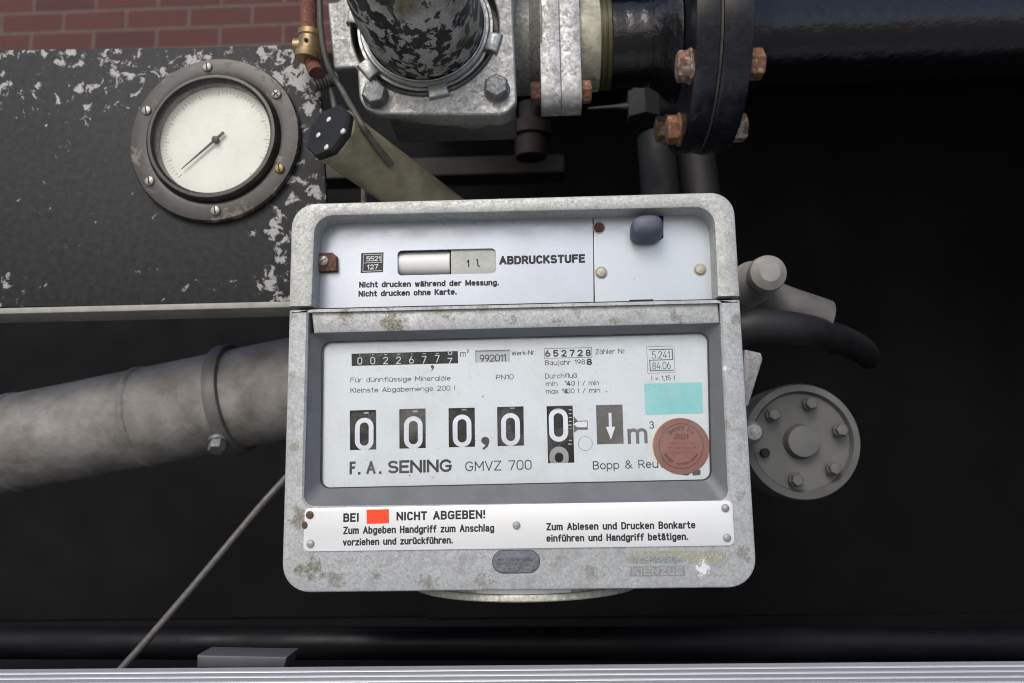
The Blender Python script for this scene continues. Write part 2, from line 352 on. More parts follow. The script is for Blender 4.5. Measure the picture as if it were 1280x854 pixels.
# ------------------------------------------------------------------ lettering
SQ = 1.0                                      # below 1: squarer bowls, as in a condensed grotesque
def arc(cx, cy, rx, ry, a0, a1, n=12):
    out = []
    for i in range(n + 1):
        t = math.radians(a0 + (a1 - a0) * i / n); c, q = math.cos(t), math.sin(t)
        out.append((cx + rx * math.copysign(abs(c) ** SQ, c), cy + ry * math.copysign(abs(q) ** SQ, q)))
    return out
def ell(cx, cy, rx, ry): return arc(cx, cy, rx, ry, 90, 450, 22)
def _dots(w): return [[(w / 2 - 1.2, 9.2), (w / 2 - 1.2, 9.5)], [(w / 2 + 1.2, 9.2), (w / 2 + 1.2, 9.5)]]
def glyphs():
  _o = ell(2.5, 3.5, 2.5, 3.5); _a = [_o, [(5, 7), (5, 0)]]; _u = [[(0, 7)] + arc(2.5, 2.5, 2.5, 2.5, 180, 360) + [(5, 7)], [(5, 7), (5, 0)]]
  return {   # engraver's round-ended single-stroke letters: (width, strokes), cap height 10
 'F': (5.2, [[(5.2, 10), (0, 10), (0, 0)], [(0, 5.4), (4.5, 5.4)]]), 'u': (5, _u), 'ü': (5, _u + _dots(5)),
 'r': (3.4, [[(0, 7), (0, 0)], arc(2.6, 4.4, 2.6, 2.6, 180, 70)]), 'd': (5, [_o, [(5, 10), (5, 0)]]),
 'n': (5, [[(0, 7), (0, 0)], [(0, 4.5)] + arc(2.5, 4.5, 2.5, 2.5, 180, 0)[1:] + [(5, 0)]]),
 'f': (3.4, [[(1.4, 0)] + arc(3.4, 8, 2, 2, 180, 85), [(0, 6.4), (3.2, 6.4)]]), 'l': (.4, [[(.2, 0), (.2, 10)]]),
 's': (4.2, [arc(2.1, 5.2, 2.0, 1.75, 40, 270) + arc(2.1, 1.75, 2.1, 1.75, 88, -140)]),
 'i': (.4, [[(.2, 0), (.2, 7)], [(.2, 9.2), (.2, 9.5)]]),
 'g': (5, [_o, [(5, 7), (5, -.6)] + arc(2.5, -.6, 2.5, 2.4, 0, -140)[1:]]),
 'e': (5, [[(.1, 3.7), (5, 3.7)] + arc(2.5, 3.5, 2.5, 3.5, 4, 312)[1:]]), 'M': (7, [[(0, 0), (0, 10), (3.5, 3.2), (7, 10), (7, 0)]]),
 'a': (5, _a), 'ä': (5, _a + _dots(5)), 'o': (5, [_o]), 'ö': (5, [_o] + _dots(5)),
 'K': (5.6, [[(0, 10), (0, 0)], [(5.3, 10), (0, 3.8)], [(1.9, 6), (5.6, 0)]]),
 't': (3.4, [[(1.4, 10), (1.4, 2)] + arc(3.2, 2, 1.8, 2, 180, 275)[1:], [(0, 7), (3.2, 7)]]),
 'A': (6.4, [[(0, 0), (3.2, 10), (6.4, 0)], [(1.1, 3.2), (5.3, 3.2)]]), 'b': (5, [_o, [(0, 10), (0, 0)]]),
 'm': (8.2, [[(0, 7), (0, 0)], [(0, 4.8)] + arc(2.05, 4.9, 2.05, 2.1, 180, 0)[1:] + [(4.1, 0)], [(4.1, 4.8)] + arc(6.15, 4.9, 2.05, 2.1, 180, 0)[1:] + [(8.2, 0)]]),
 'P': (5.4, [[(0, 0), (0, 10), (2.8, 10)] + arc(2.8, 7.2, 2.6, 2.8, 90, -90)[1:] + [(0, 4.4)]]),
 'N': (6, [[(0, 0), (0, 10), (6, 0), (6, 10)]]), '1': (2.4, [[(0, 7.6), (2.2, 10), (2.2, 0)]]),
 '0': (5.2, [arc(2.6, 7.2, 2.6, 2.8, 0, 180) + arc(2.6, 2.8, 2.6, 2.8, 180, 360) + [(5.2, 7.2)]]),
 '2': (5.2, [arc(2.6, 7.3, 2.5, 2.7, 170, -35) + [(0, 0), (5.2, 0)]]),
 'W': (9, [[(0, 10), (2.3, 0), (4.5, 9), (6.7, 0), (9, 10)]]), 'k': (4.6, [[(0, 10), (0, 0)], [(4.3, 7), (0, 2.8)], [(1.5, 4.3), (4.6, 0)]]),
 '-': (2.6, [[(0, 4), (2.6, 4)]]), '.': (.5, [[(.2, .2), (.2, .5)]]), ',': (.8, [[(.6, .4), (.1, -1.4)]]), 'Z': (5.6, [[(0, 10), (5.6, 10), (0, 0), (5.6, 0)]]),
 'h': (5, [[(0, 10), (0, 0)], [(0, 4.5)] + arc(2.5, 4.5, 2.5, 2.5, 180, 0)[1:] + [(5, 0)]]),
 'B': (5.4, [[(0, 0), (0, 10), (2.8, 10)] + arc(2.8, 7.6, 2.3, 2.4, 90, -90)[1:] + [(0, 5.2)], [(2.8, 5.2)] + arc(2.8, 2.6, 2.6, 2.6, 90, -90)[1:] + [(0, 0)]]),
 'j': (1.6, [[(1.4, 7), (1.4, -1.4)] + arc(-.2, -1.4, 1.6, 1.6, 0, -80)[1:], [(1.4, 9.2), (1.4, 9.5)]]),
 '9': (5.2, [ell(2.6, 7, 2.6, 3), [(5.2, 7), (5, 4.6), (2.4, 0)]]), '6': (5.2, [ell(2.6, 3, 2.6, 3), [(0, 3), (.2, 5.4), (2.8, 10)]]),
 '8': (5.2, [ell(2.6, 7.5, 2.2, 2.5), ell(2.6, 2.5, 2.6, 2.5)]), 'D': (5.8, [[(0, 0), (0, 10), (2, 10)] + arc(2, 6.2, 3.8, 3.8, 90, 0)[1:] + arc(2, 3.8, 3.8, 3.8, 0, -90) + [(0, 0)]]),
 'c': (4.6, [arc(2.5, 3.5, 2.5, 3.5, 40, 320)]), 'ß': (5, [[(0, 0), (0, 7.6)] + arc(2.2, 7.7, 2.2, 2.3, 180, -70)[1:] + arc(2.4, 2.7, 2.6, 2.7, 80, -120)]),
 'x': (4.6, [[(0, 7), (4.6, 0)], [(0, 0), (4.6, 7)]]), '4': (5.6, [[(3.6, 10), (0, 2.6), (5.6, 2.6)], [(4, 5.4), (4, 0)]]), '/': (4, [[(0, -.5), (4, 10)]]),
 '5': (5.2, [[(4.8, 10), (.5, 10), (.2, 5.4)] + arc(2.5, 3.1, 2.7, 3.1, 130, -150)]), '=': (4.4, [[(0, 5.4), (4.4, 5.4)], [(0, 2.8), (4.4, 2.8)]]),
 '7': (5.2, [[(0, 10), (5.2, 10), (1.8, 0)]]), '3': (5.2, [arc(2.5, 7.5, 2.3, 2.5, 160, -80) + arc(2.5, 2.7, 2.7, 2.6, 85, -160)]),
 'G': (6.6, [arc(3.4, 5, 3.4, 5, 42, 318) + [(6.4, 4.6), (3.8, 4.6)]]), 'V': (6.2, [[(0, 10), (3.1, 0), (6.2, 10)]]),
 'R': (5.6, [[(0, 0), (0, 10), (2.9, 10)] + arc(2.9, 7.4, 2.5, 2.6, 90, -90)[1:] + [(0, 4.8)], [(2.9, 4.8), (5.6, 0)]]),
 '&': (6.6, [[(6.6, 0), (1, 7.0)] + arc(2.6, 8, 1.7, 2, 215, -20)[1:] + [(1.2, 4.6)] + arc(2.5, 2.4, 2.5, 2.4, 125, 290)[1:] + [(6, 4.4)]]),
 'p': (5, [_o, [(0, 7), (0, -3)]]), ' ': (3.2, []),
 'E': (5, [[(5, 10), (0, 10), (0, 0), (5, 0)], [(0, 5.2), (4.4, 5.2)]]), 'S': (5.4, [arc(2.7, 7.5, 2.5, 2.5, 35, 265) + arc(2.7, 2.55, 2.7, 2.5, 85, -145)]),
 'I': (.6, [[(.3, 0), (.3, 10)]]), 'L': (4.8, [[(0, 10), (0, 0), (4.8, 0)]]), 'z': (4.4, [[(0, 7), (4.4, 7), (0, 0), (4.4, 0)]]),
 'C': (5.4, [arc(2.8, 5, 2.8, 5, 40, 320)]), 'U': (5.6, [[(0, 10), (0, 2.8)] + arc(2.8, 2.8, 2.8, 2.8, 180, 360)[1:] + [(5.6, 10)]]),
 'T': (5.4, [[(0, 10), (5.4, 10)], [(2.7, 10), (2.7, 0)]]), 'H': (5.6, [[(0, 0), (0, 10)], [(5.6, 0), (5.6, 10)], [(0, 5.2), (5.6, 5.2)]]),
 'w': (7, [[(0, 7), (1.8, 0), (3.5, 6.4), (5.2, 0), (7, 7)]]), 'v': (4.8, [[(0, 7), (2.4, 0), (4.8, 7)]]), '!': (.6, [[(.3, 10), (.3, 5)], [(.3, .2), (.3, .5)]]),
 }
G = glyphs()
SQ = .72; GB = glyphs(); SQ = 1.0
GB['M'] = (8.2, [[(0, 0), (0, 10), (4.1, 1.2), (8.2, 10), (8.2, 0)]])
GB['a'] = (4.8, [[(.3, 5.6)] + [(.9, 6.7), (2.2, 7), (3.6, 6.8), (4.5, 5.6), (4.5, 1.2), (4.9, 0)], [(4.5, 4.2), (1.6, 3.7), (.2, 2.6), (.2, 1), (1.3, 0), (3.2, .3), (4.5, 1.6)]])
GB['i'] = (.4, [[(.2, 0), (.2, 6.4)], [(.2, 9.6), (.2, 9.8)]])
for ch_ in 'üö': GB[ch_] = (5, GB[ch_][1][:-2] + [[(1.2, 9.7), (1.2, 9.9)], [(3.8, 9.7), (3.8, 9.9)]])
GB['ä'] = (4.8, GB['a'][1] + _dots(4.8)); GB['1'] = (3.0, [[(0, 7.8), (1.2, 8.4), (2.3, 10), (2.3, 0)]])
def stroke_mesh(splines, rad, flat=.12):
    """round-ended painted strokes (x, z) with a slightly domed section"""
    cu = bpy.data.curves.new('s', 'CURVE'); cu.dimensions = '3D'; cu.bevel_depth = rad; cu.bevel_resolution = 2; cu.use_fill_caps = True
    parts = []
    for pts in splines:                                   # cut at sharp corners, each piece overlapping the joint
        pts = [Vector(p) for p in pts]; cur = [pts[0]]
        for i in range(1, len(pts)):
            cur.append(pts[i])
            if i + 1 < len(pts):
                u = pts[i] - pts[i - 1]; v = pts[i + 1] - pts[i]
                if u.length > 1e-9 and v.length > 1e-9 and u.angle(v) > math.radians(40):
                    parts.append((cur, True)); cur = [pts[i]]
                    pass
        parts.append((cur, True))
    def ext(p):
        p = list(p); e = rad * .85
        if (p[0] - p[-1]).length > rad * .5 or len(p) < 4:
            p[0] = p[0] - (p[1] - p[0]).normalized() * e; p[-1] = p[-1] + (p[-1] - p[-2]).normalized() * e
        return p
    parts = [(ext(p) if len(p) > 1 else p, 1) for p, _ in parts]
    for pts, _ in parts:
        sp = cu.splines.new('POLY'); sp.points.add(len(pts) - 1)
        for p, (x, z) in zip(sp.points, pts): p.co = (x, 0, z, 1)
    me = curve_mesh(cu); me.transform(Matrix.Diagonal((1, flat, 1, 1))); return me
def place(me, u0, u1, v1, l, r, cap, Y):
    """map local x in [u0, u1], z in [0, v1] to photo baseline l..r and cap-height pixels"""
    a = P(*l, Y); b = P(*r, Y); c = P(l[0], l[1] - cap, Y)
    ex = (b - a) / (u1 - u0); ez = Vector((0, 0, (c - a).z / v1))
    M = Matrix(((ex.x, 0, ez.x, a.x - ex.x * u0), (0, 1, 0, Y), (ex.z, 0, ez.z, a.z - ex.z * u0), (0, 0, 0, 1)))
    me.transform(M); return me
def stext(name, s, l, r, cap, Y, mat, parent, w=1.0, gap=2.0, G=G):
    """single-stroke lettering; w = stroke width in photo pixels"""
    x = 0; sp = []
    for ch in s:
        wd, st = G[ch]
        for q in st: sp.append([(x + a, b) for a, b in q])
        x += wd + gap
    x -= gap
    a = P(l[0] + w / 2, l[1] - w / 2, Y); b = P(r[0] - w / 2, r[1] - w / 2, Y); c = P(l[0] + w / 2, l[1] - cap + w / 2, Y)
    ex = (b - a) / x; hz = (c - a).z / 10
    sp = [[(a.x + ex.x * u, a.z + ex.z * u + hz * v) for u, v in q] for q in sp]
    me = stroke_mesh(sp, mm(w, Y) / 2)
    me.transform(Matrix.Translation((0, Y, 0)))
    return link(name, me, mat, parent)
def ftext(name, s, l, r, cap, Y, mat, parent, bold=.0, spacing=1.0, raise_=.00006):
    """printed sans lettering from Blender's built-in font, fitted to the measured width and height"""
    cu = bpy.data.curves.new('t', 'FONT'); cu.body = s; cu.size = 1.0; cu.offset = bold; cu.space_character = spacing
    cu.fill_mode = 'FRONT'; cu.resolution_u = 4
    cu2 = bpy.data.curves.new('t', 'FONT'); cu2.body = 'H'; cu2.size = 1.0; cu2.offset = bold
    h = curve_mesh(cu2); ys = [v.co.y for v in h.vertices]; H0, H1 = min(ys), max(ys); bpy.data.meshes.remove(h)
    me = curve_mesh(cu)
    me.transform(Matrix(((1, 0, 0, 0), (0, 0, -1, 0), (0, 1, 0, -H0), (0, 0, 0, 1))))
    xs = [v.co.x for v in me.vertices]
    place(me, min(xs), max(xs), H1 - H0, l, r, cap, Y - raise_)
    return link(name, me, mat, parent)
def quads(name, polys, Y, mat, parent, th=.00012):
    """flat painted shapes given in photo pixels, each a thin slip on the plane Y"""
    bm = bmesh.new()
    for q in polys:
        p = pix(q, Y); loft(bm, [face3(p, Y - th), face3(p, Y + .00005)])
    return build(name, bm, mat, parent, smooth=False)
def stadium(cx, cz, w, h, n=14):
    r = w / 2; s = max(h / 2 - r, 0)
    lf = [(cx - r, cz + s - 2 * s * i / 8) for i in range(1, 8)]; rt = [(cx + r, cz - s + 2 * s * i / 8) for i in range(1, 8)]
    return [(cx + r * math.cos(a), cz + s + r * math.sin(a)) for a in [math.pi * i / n for i in range(n + 1)]] + lf + \
           [(cx + r * math.cos(a), cz - s + r * math.sin(a)) for a in [math.pi + math.pi * i / n for i in range(n + 1)]] + rt
def circle(cx, cz, r, n=40): return [(cx + r * math.cos(2 * math.pi * i / n), cz + r * math.sin(2 * math.pi * i / n)) for i in range(n)]

# ------------------------------------------------------------------ palette
METER = Vector((0, .075, -.1285))
def rel(px, py, Y=0.0): return tuple(P(px, py, Y) - METER)
M_HOUS = cast('cast_housing', (.41, .43, .445), spots=[
    (rel(490, 403), .020, .95, 230), (rel(500, 418), .012, .9, 260), (rel(430, 392), .014, .85, 240), (rel(415, 418), .008, .7, 300), (rel(640, 398), .012, .6, 300), (rel(845, 396), .012, .6, 300), (rel(365, 470), .008, .5, 300), (rel(372, 640), .010, .8, 260), (rel(420, 725), .014, .6, 240), (rel(470, 722), .010, .6, 260), (rel(375, 712), .010, .85, 320), (rel(930, 690), .012, .6, 300), (rel(920, 400), .010, .6, 320), (rel(600, 725), .010, .5, 320), (rel(740, 715), .012, .5, 300), (rel(367, 560), .009, .55, 340), (rel(925, 620), .009, .5, 340), (rel(560, 395), .010, .75, 320), (rel(720, 390), .010, .6, 340), (rel(800, 393), .009, .6, 340), (rel(603, 386), .010, .6, 260), (rel(545, 386), .014, .5, 240),
    (rel(395, 712), .016, .8, 200), (rel(372, 650), .012, .8, 220), (rel(535, 730), .014, .6, 220), (rel(610, 735), .012, .5, 260),
    (rel(695, 402), .010, .8, 240), (rel(768, 400), .010, .6, 240), (rel(365, 395), .010, .5, 200), (rel(905, 530), .010, .6, 240), (rel(700, 702), .012, .35, 120)],
    flecks=[(rel(878, 712), .012, .95, 330), (rel(880, 702), .008, .9, 420), (rel(515, 398), .012, .35, 360), (rel(905, 460), .006, .8, 300), (rel(895, 597), .005, .9, 200)])
M_LID = cast('cast_lid', (.415, .43, .425), spots=[(rel(395, 372), .012, .5, 240), (rel(412, 330), .008, .4, 240)])
M_BEZEL = simple('bezel_paint', (.135, .146, .158), .5, .15, .18, 60, .2, .0005)
M_PLATE = enamel('print_plate_metal', (.445, .495, .57), .30, .45, .13, .45, streak=.10)
M_PLATE2 = enamel('cover_plate_metal', (.46, .51, .57), .33, .45, .06, .84)
M_DIAL = enamel('dial_metal', (.60, .645, .69), .38, .05, .08, .7, streak=.09)
M_SIGN = enamel('sign_metal', (.66, .685, .70), .38, .2, .03, .3)
M_INK = simple('black_ink', (.012, .013, .016), .6, 0, .3, 300, 0)
M_DINK = simple('dial_ink', (.028, .032, .038), .6, 0, .5, 260, 0)
M_DINKL = simple('faded_dial_ink', (.06, .066, .075), .6, 0, .5, 200, 0)
M_WHEEL = simple('wheel_black', (.009, .014, .021), .7, 0, .5, 60, .05, spec=.25)
M_GREYBOX = simple('grey_ink', (.085, .083, .085), .6, 0, .15, 90, 0)
M_DIGIT = simple('digit_white', (.66, .68, .76), .5, 0, .08, 60, 0)
M_DIGSH = simple('digit_grey', (.34, .34, .36), .5, 0, .15, 60, 0)
M_DIGS = simple('small_digit_white', (.55, .57, .58), .5, 0, .1, 200, 0)
M_DARK = simple('dark_interior', (.006, .006, .007), .8, 0, .3, 50, 0)
M_SEAL_SHADE = simple('rubber_seal_shade', (.018, .019, .02), .6, 0, .3, 90, .1)
M_ROLLER = simple('roller_white', (.72, .73, .74), .45, 0, .05, 60, 0)
M_CARD = simple('card_paper', (.47, .49, .47), .7, 0, .22, 160, .2)
M_RED = simple('warning_red', (.80, .05, .007), .5, 0, .05, 100, 0)
M_TEAL = simple('seal_teal', (.17, .48, .51), .4, 0, .12, 28, .1, .0003, c2=(.27, .55, .57))
M_STICK = simple('seal_redbrown', (.25, .092, .082), .5, 0, .18, 110, .3, .0004, c2=(.185, .085, .076))
M_STINK = simple('seal_ink', (.055, .03, .04), .6, 0, .3, 200, 0)
M_STEDGE = simple('seal_yellow_rim', (.62, .42, .10), .5, 0, .3, 150, 0)
M_SCREW = cast('screw_metal', (.36, .35, .32), .4, .6, .2, 900)
M_ALUM_RIVET = cast('rivet_metal', (.33, .34, .35), .45, .6, .15, 900)
M_RUST = rust('rust')
M_RUST2 = rust('rust_grey', (.20, .105, .066), (.075, .045, .035), (.30, .285, .27), .50)
M_RUSTD = rust('rust_brown', (.105, .05, .036), (.055, .03, .026), gl=.75)
M_KNOB = simple('knob_rubber', (.088, .105, .155), .55, 0, .25, 40, .15, .0006, c2=(.06, .072, .10))
M_BADGE = simple('badge_metal', (.115, .125, .15), .45, .3, .3, 200, 1.0, .0016, c2=(.20, .21, .235))
M_GALV = cast('galvanised', (.42, .43, .44), .5, .35, .26, 230)
M_VALVE = cast('cast_valve_metal', (.335, .345, .35), .5, .45, .17, 260)
M_VALVED = cast('cast_valve_dull', (.25, .25, .235), .6, .3, .2, 300)
M_MACH = cast('machined_ring', (.30, .32, .33), .38, .6, .1, 300)
M_BOLT = cast('zinc_bolt', (.17, .185, .20), .5, .45, .2, 500)
M_ELBOW = chipped('elbow_paint', (.010, .011, .012), (.40, .39, .375), 85, .495, .508, .4, .6, .3, (1.15, 1.15, .5), tint=((.085, .085, .018), 20, .52, .66))
M_PANEL = chipped('panel_paint', (.0085, .0095, .011), (.35, .35, .35), 95, .60, .635, .6, .65, .1, edge=.7, spec=.3, worn=[(2, .146, .176, .072), (0, .096, .117, .064)])
M_RING = chipped('gauge_ring_paint', (.012, .0115, .011), (.17, .15, .13), 70, .53, .60, .4, .6, .3, tint=((.10, .06, .035), 60, .62, .8))
M_GFACE = simple('gauge_face_cream', (.74, .74, .68), .6, 0, .08, 40, 0)
M_BLACK = simple('gloss_black', (.006, .006, .008), .16, 0, .4, 30, .35, .0035, rvar=.06)
M_FLANGE = chipped('flange_black', (.007, .008, .012), (.06, .055, .05), 90, .60, .66, .27, .6, .2)
M_OLIVE = chipped('olive_ring', (.30, .29, .23), (.10, .10, .045), 60, .50, .62, .5, .6, .2)
M_OLIVED = simple('olive_groove', (.075, .07, .028), .5, .2, .4, 60, .2)
M_TUBE = simple('olive_tube', (.285, .262, .18), .5, .1, .32, 45, .35, .0008, c2=(.15, .138, .085))
M_CAP = simple('cap_black', (.013, .0135, .014), .55, 0, .3, 80, .2, spec=.3)
M_DOT = simple('cap_rivet', (.60, .60, .57), .4, .3, .1, 200, 0)
M_COPPER = rust('red_pipe', (.17, .058, .042), (.085, .035, .03), (.20, .12, .10), .84)
M_BRASS = simple('old_brass', (.33, .22, .10), .42, .55, .4, 90, .2, .0005, c2=(.20, .16, .09))
M_CABLE = simple('cable_grey', (.085, .082, .075), .55, 0, .4, 150, .4, .0006)
M_WIRE = simple('wire_rope', (.13, .125, .12), .5, .4, .4, 300, .4)
M_DIM = simple('dim_grey_metal', (.14, .136, .13), .6, .2, .35, 60, .2)
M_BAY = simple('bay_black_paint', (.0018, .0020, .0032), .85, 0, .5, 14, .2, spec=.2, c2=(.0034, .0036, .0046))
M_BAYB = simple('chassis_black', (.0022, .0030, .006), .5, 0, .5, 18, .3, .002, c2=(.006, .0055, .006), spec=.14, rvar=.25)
M_PIPEG = simple('grey_pipe_paint', (.27, .262, .25), .7, .05, .45, 30, .5, .002, c2=(.12, .112, .10))
M_DISC = simple('disc_grey', (.12, .124, .12), .55, .1, .3, 50, .2)
M_LEVER = cast('lever_metal', (.33, .33, .33), .55, .3, .2, 500)
M_HOSE = simple('hose_rubber', (.014, .014, .015), .5, 0, .3, 60, .2)
M_STEP = simple('step_aluminium', (.60, .625, .655), .4, .35, .12, 30, .1, .0004, stretch=(.15, 3, 3))
M_GLASS = glass_mat('window_glass', .24)

# ------------------------------------------------------------------ setting: ground and brick wall
bm = bmesh.new(); bmesh.ops.create_grid(bm, x_segments=8, y_segments=8, size=40)
for v in bm.verts: v.co.z = -1.05
g = build('ground', bm, simple('paving_grey', (.27, .262, .25), .85, 0, .3, 3, .3, .004), smooth=False); tag(g, None, None, kind='structure')

def brick_mat():
    m, t, b = new_mat('red_brick'); k = NB(t); co = k.n('ShaderNodeTexCoord').outputs['Object']
    mp = k.n('ShaderNodeMapping'); mp.inputs['Rotation'].default_value = (math.pi / 2, 0, 0); k.l(co, mp.inputs['Vector'])
    br = k.n('ShaderNodeTexBrick'); br.inputs['Scale'].default_value = 1.0; br.inputs['Mortar Size'].default_value = .006
    br.inputs['Brick Width'].default_value = .23; br.inputs['Row Height'].default_value = .078; br.inputs['Mortar Smooth'].default_value = .1
    br.inputs['Color1'].default_value = (.085, .030, .026, 1); br.inputs['Color2'].default_value = (.062, .024, .021, 1); br.inputs['Mortar'].default_value = (.11, .085, .08, 1)
    k.l(mp.outputs[0], br.inputs['Vector'])
    col = k.mix(k.ramp(k.noise(co, 40, 5), .35, .7, 0, .5), br.outputs['Color'], (.075, .03, .03))
    k.l(col, b.inputs['Base Color']); b.inputs['Roughness'].default_value = .9
    k.bump(k.math('SUBTRACT', k.noise(co, 120, 4), br.outputs['Fac']), .5, .006, b); return m
bm = bmesh.new(); box(bm, -3.2, 1.0, 2.10, 2.32, -1.05, 2.6)
w = build('brick_wall', bm, brick_mat(), smooth=False); tag(w, 'dark red brick wall in shade behind the black gauge panel', 'wall')

# ------------------------------------------------------------------ the black equipment bay
XO = P(401, 0, .16).x
bay = thing('equipment_bay', 'black painted equipment bay enclosing the pipes and the meter', 'bay', (.2, .5, -.30))
def slabbox(name, x0, x1, y0, y1, z0, z1, mat, parent, bev=.002):
    bm = bmesh.new(); box(bm, x0, x1, y0, y1, z0, z1, bev); return build(name, bm, mat, parent)
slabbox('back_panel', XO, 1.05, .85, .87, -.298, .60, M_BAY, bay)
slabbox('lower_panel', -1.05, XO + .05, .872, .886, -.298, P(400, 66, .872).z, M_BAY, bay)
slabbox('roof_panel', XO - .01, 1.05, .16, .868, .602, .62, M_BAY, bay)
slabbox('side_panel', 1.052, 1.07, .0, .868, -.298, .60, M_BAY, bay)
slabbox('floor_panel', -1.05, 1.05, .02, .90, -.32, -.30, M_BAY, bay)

# dim things deep inside the bay
bm = bmesh.new()
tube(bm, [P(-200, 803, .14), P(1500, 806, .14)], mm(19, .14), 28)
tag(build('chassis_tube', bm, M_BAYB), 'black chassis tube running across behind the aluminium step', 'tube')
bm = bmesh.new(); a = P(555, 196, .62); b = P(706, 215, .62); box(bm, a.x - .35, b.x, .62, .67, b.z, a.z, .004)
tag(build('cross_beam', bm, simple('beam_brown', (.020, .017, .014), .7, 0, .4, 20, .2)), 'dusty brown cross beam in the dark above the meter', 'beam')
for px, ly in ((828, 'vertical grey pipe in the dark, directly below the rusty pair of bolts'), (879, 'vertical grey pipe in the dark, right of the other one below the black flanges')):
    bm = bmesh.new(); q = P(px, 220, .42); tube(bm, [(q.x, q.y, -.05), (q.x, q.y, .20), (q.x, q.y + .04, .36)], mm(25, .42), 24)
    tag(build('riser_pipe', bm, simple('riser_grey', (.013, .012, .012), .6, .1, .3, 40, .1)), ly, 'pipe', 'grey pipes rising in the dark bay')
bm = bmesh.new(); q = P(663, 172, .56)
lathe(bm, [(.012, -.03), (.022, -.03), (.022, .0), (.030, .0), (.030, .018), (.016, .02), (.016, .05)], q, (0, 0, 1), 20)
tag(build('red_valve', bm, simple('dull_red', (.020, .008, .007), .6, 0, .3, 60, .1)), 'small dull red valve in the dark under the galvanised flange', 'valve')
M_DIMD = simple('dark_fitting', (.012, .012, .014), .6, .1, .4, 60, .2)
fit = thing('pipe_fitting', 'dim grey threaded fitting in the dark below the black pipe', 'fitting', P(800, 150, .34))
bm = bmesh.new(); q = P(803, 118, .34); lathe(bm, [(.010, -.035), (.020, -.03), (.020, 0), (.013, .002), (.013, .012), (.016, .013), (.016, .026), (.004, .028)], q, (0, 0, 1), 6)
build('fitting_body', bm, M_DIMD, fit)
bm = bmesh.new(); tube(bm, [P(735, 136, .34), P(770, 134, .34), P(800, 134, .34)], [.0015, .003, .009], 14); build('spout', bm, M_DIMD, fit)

# ------------------------------------------------------------------ aluminium step at the bottom
zt = P(640, 831.5, .012).z
prof = [(.012, zt - .05), (.012, zt - .0004), (.0115, zt)]
y = .0105
while y > -.21:
    prof += [(y - .0003, zt), (y - .0090, zt + .0002), (y - .0098, zt - .0003), (y - .0102, zt - .0014), (y - .0112, zt - .0014), (y - .0118, zt - .0003)]
    y -= .0123
prof += [(y, zt), (y - .002, zt - .001), (y - .003, zt - .003), (y - .003, zt - .05)]
bm = bmesh.new(); loft(bm, [[Vector((x, a, b)) for a, b in prof] for x in (-1.15, .9)], True, True)
tag(build('step_tread', bm, M_STEP), 'ribbed silver aluminium step tread along the bottom edge', 'step')
bm = bmesh.new(); slab(bm, pix([(250, 817), (362, 819), (358, 832), (250, 832)], .04), .035, .06, .001)
tag(build('support_bracket', bm, simple('bracket_grey', (.09, .095, .11), .5, .2, .2, 60, .1)), 'grey bracket just behind the left end of the step', 'bracket')

# ------------------------------------------------------------------ gauge panel with its pressure gauge
pan = thing('gauge_panel', 'black sheet panel with chipped paint left of the meter', 'panel', P(150, 385, .075))
py0, py1 = .075, .079
poly = pix([(-160, 64), (200, 60), (398, 55), (408, 250), (404, 379), (-160, 386)], py0)
bm = bmesh.new(); slab(bm, rounded(poly, [0, 0, .006, 0, 0, 0]), py0, py1, .001); build('sheet', bm, M_PANEL, pan)
bm = bmesh.new(); a = P(-160, 381, py0); b = P(380, 389, py0 - .012); box(bm, a.x, P(380, 385, py0).x, py0 - .012, py1 + .02, P(330, 389, py0).z, P(330, 381.5, py0).z, .0008)
build('ledge', bm, simple('ledge_grey', (.30, .30, .28), .5, .3, .3, 80, .2), pan)
GC = P(271.6, 177, py0); R1 = 106 * pxm(GC)
gau = thing('pressure_gauge', 'round cream faced gauge in a scuffed black ring on the chipped panel', 'gauge', (GC.x, py0, GC.z - R1))
bm = bmesh.new()
s = pxm(GC)
lathe(bm, [(83 * s, .004), (106 * s, 0), (107 * s, -.004), (105 * s, -.0062), (90 * s, -.0075), (84 * s, -.0068), (83 * s, -.0050), (83 * s, .002)], GC, (0, 1, 0), 96, cap0=False, cap1=False)
build('mounting_ring', bm, M_RING, gau)
bm = bmesh.new()
lathe(bm, [(84 * s, -.002), (84 * s, -.0065), (82 * s, -.0105), (79 * s, -.0125), (75.5 * s, -.0125), (72.5 * s, -.0105), (71.5 * s, -.004), (71.5 * s, .002)], GC, (0, 1, 0), 96, cap0=False, cap1=False)
build('bezel', bm, simple('gauge_bezel_black', (.010, .010, .010), .3, .1, .4, 90, .2, c2=(.03, .026, .02)), gau)
bm = bmesh.new(); lathe(bm, [(73 * s, 0), (73 * s, -.001), (.001, -.001)], GC, (0, 1, 0), 64, cap1=True); gf = build('gauge_face', bm, M_GFACE, gau)
bm = bmesh.new()
for i in range(61):
    a = math.radians(-45 + 270 * i / 60); L = 6 if i % 5 == 0 else 3.2; wd = .45 if i % 5 == 0 else .28
    d = Vector((math.cos(a), 0, math.sin(a))); n = Vector((-d.z, 0, d.x)); c = GC + Vector((0, -.0012, 0))
    q = [c + d * (66 * s) + n * wd * s, c + d * ((66 - L) * s) + n * wd * s, c + d * ((66 - L) * s) - n * wd * s, c + d * (66 * s) - n * wd * s]
    loft(bm, [q, [v + Vector((0, .00015, 0)) for v in q]])
build('tick_marks', bm, simple('tick_grey', (.30, .30, .28), .6, 0, .2, 100, 0), gf, smooth=False)
bm = bmesh.new(); c = GC + Vector((0, -.004, 0)); d = Vector((math.cos(math.radians(222)), 0, math.sin(math.radians(222)))); n = Vector((-d.z, 0, d.x))
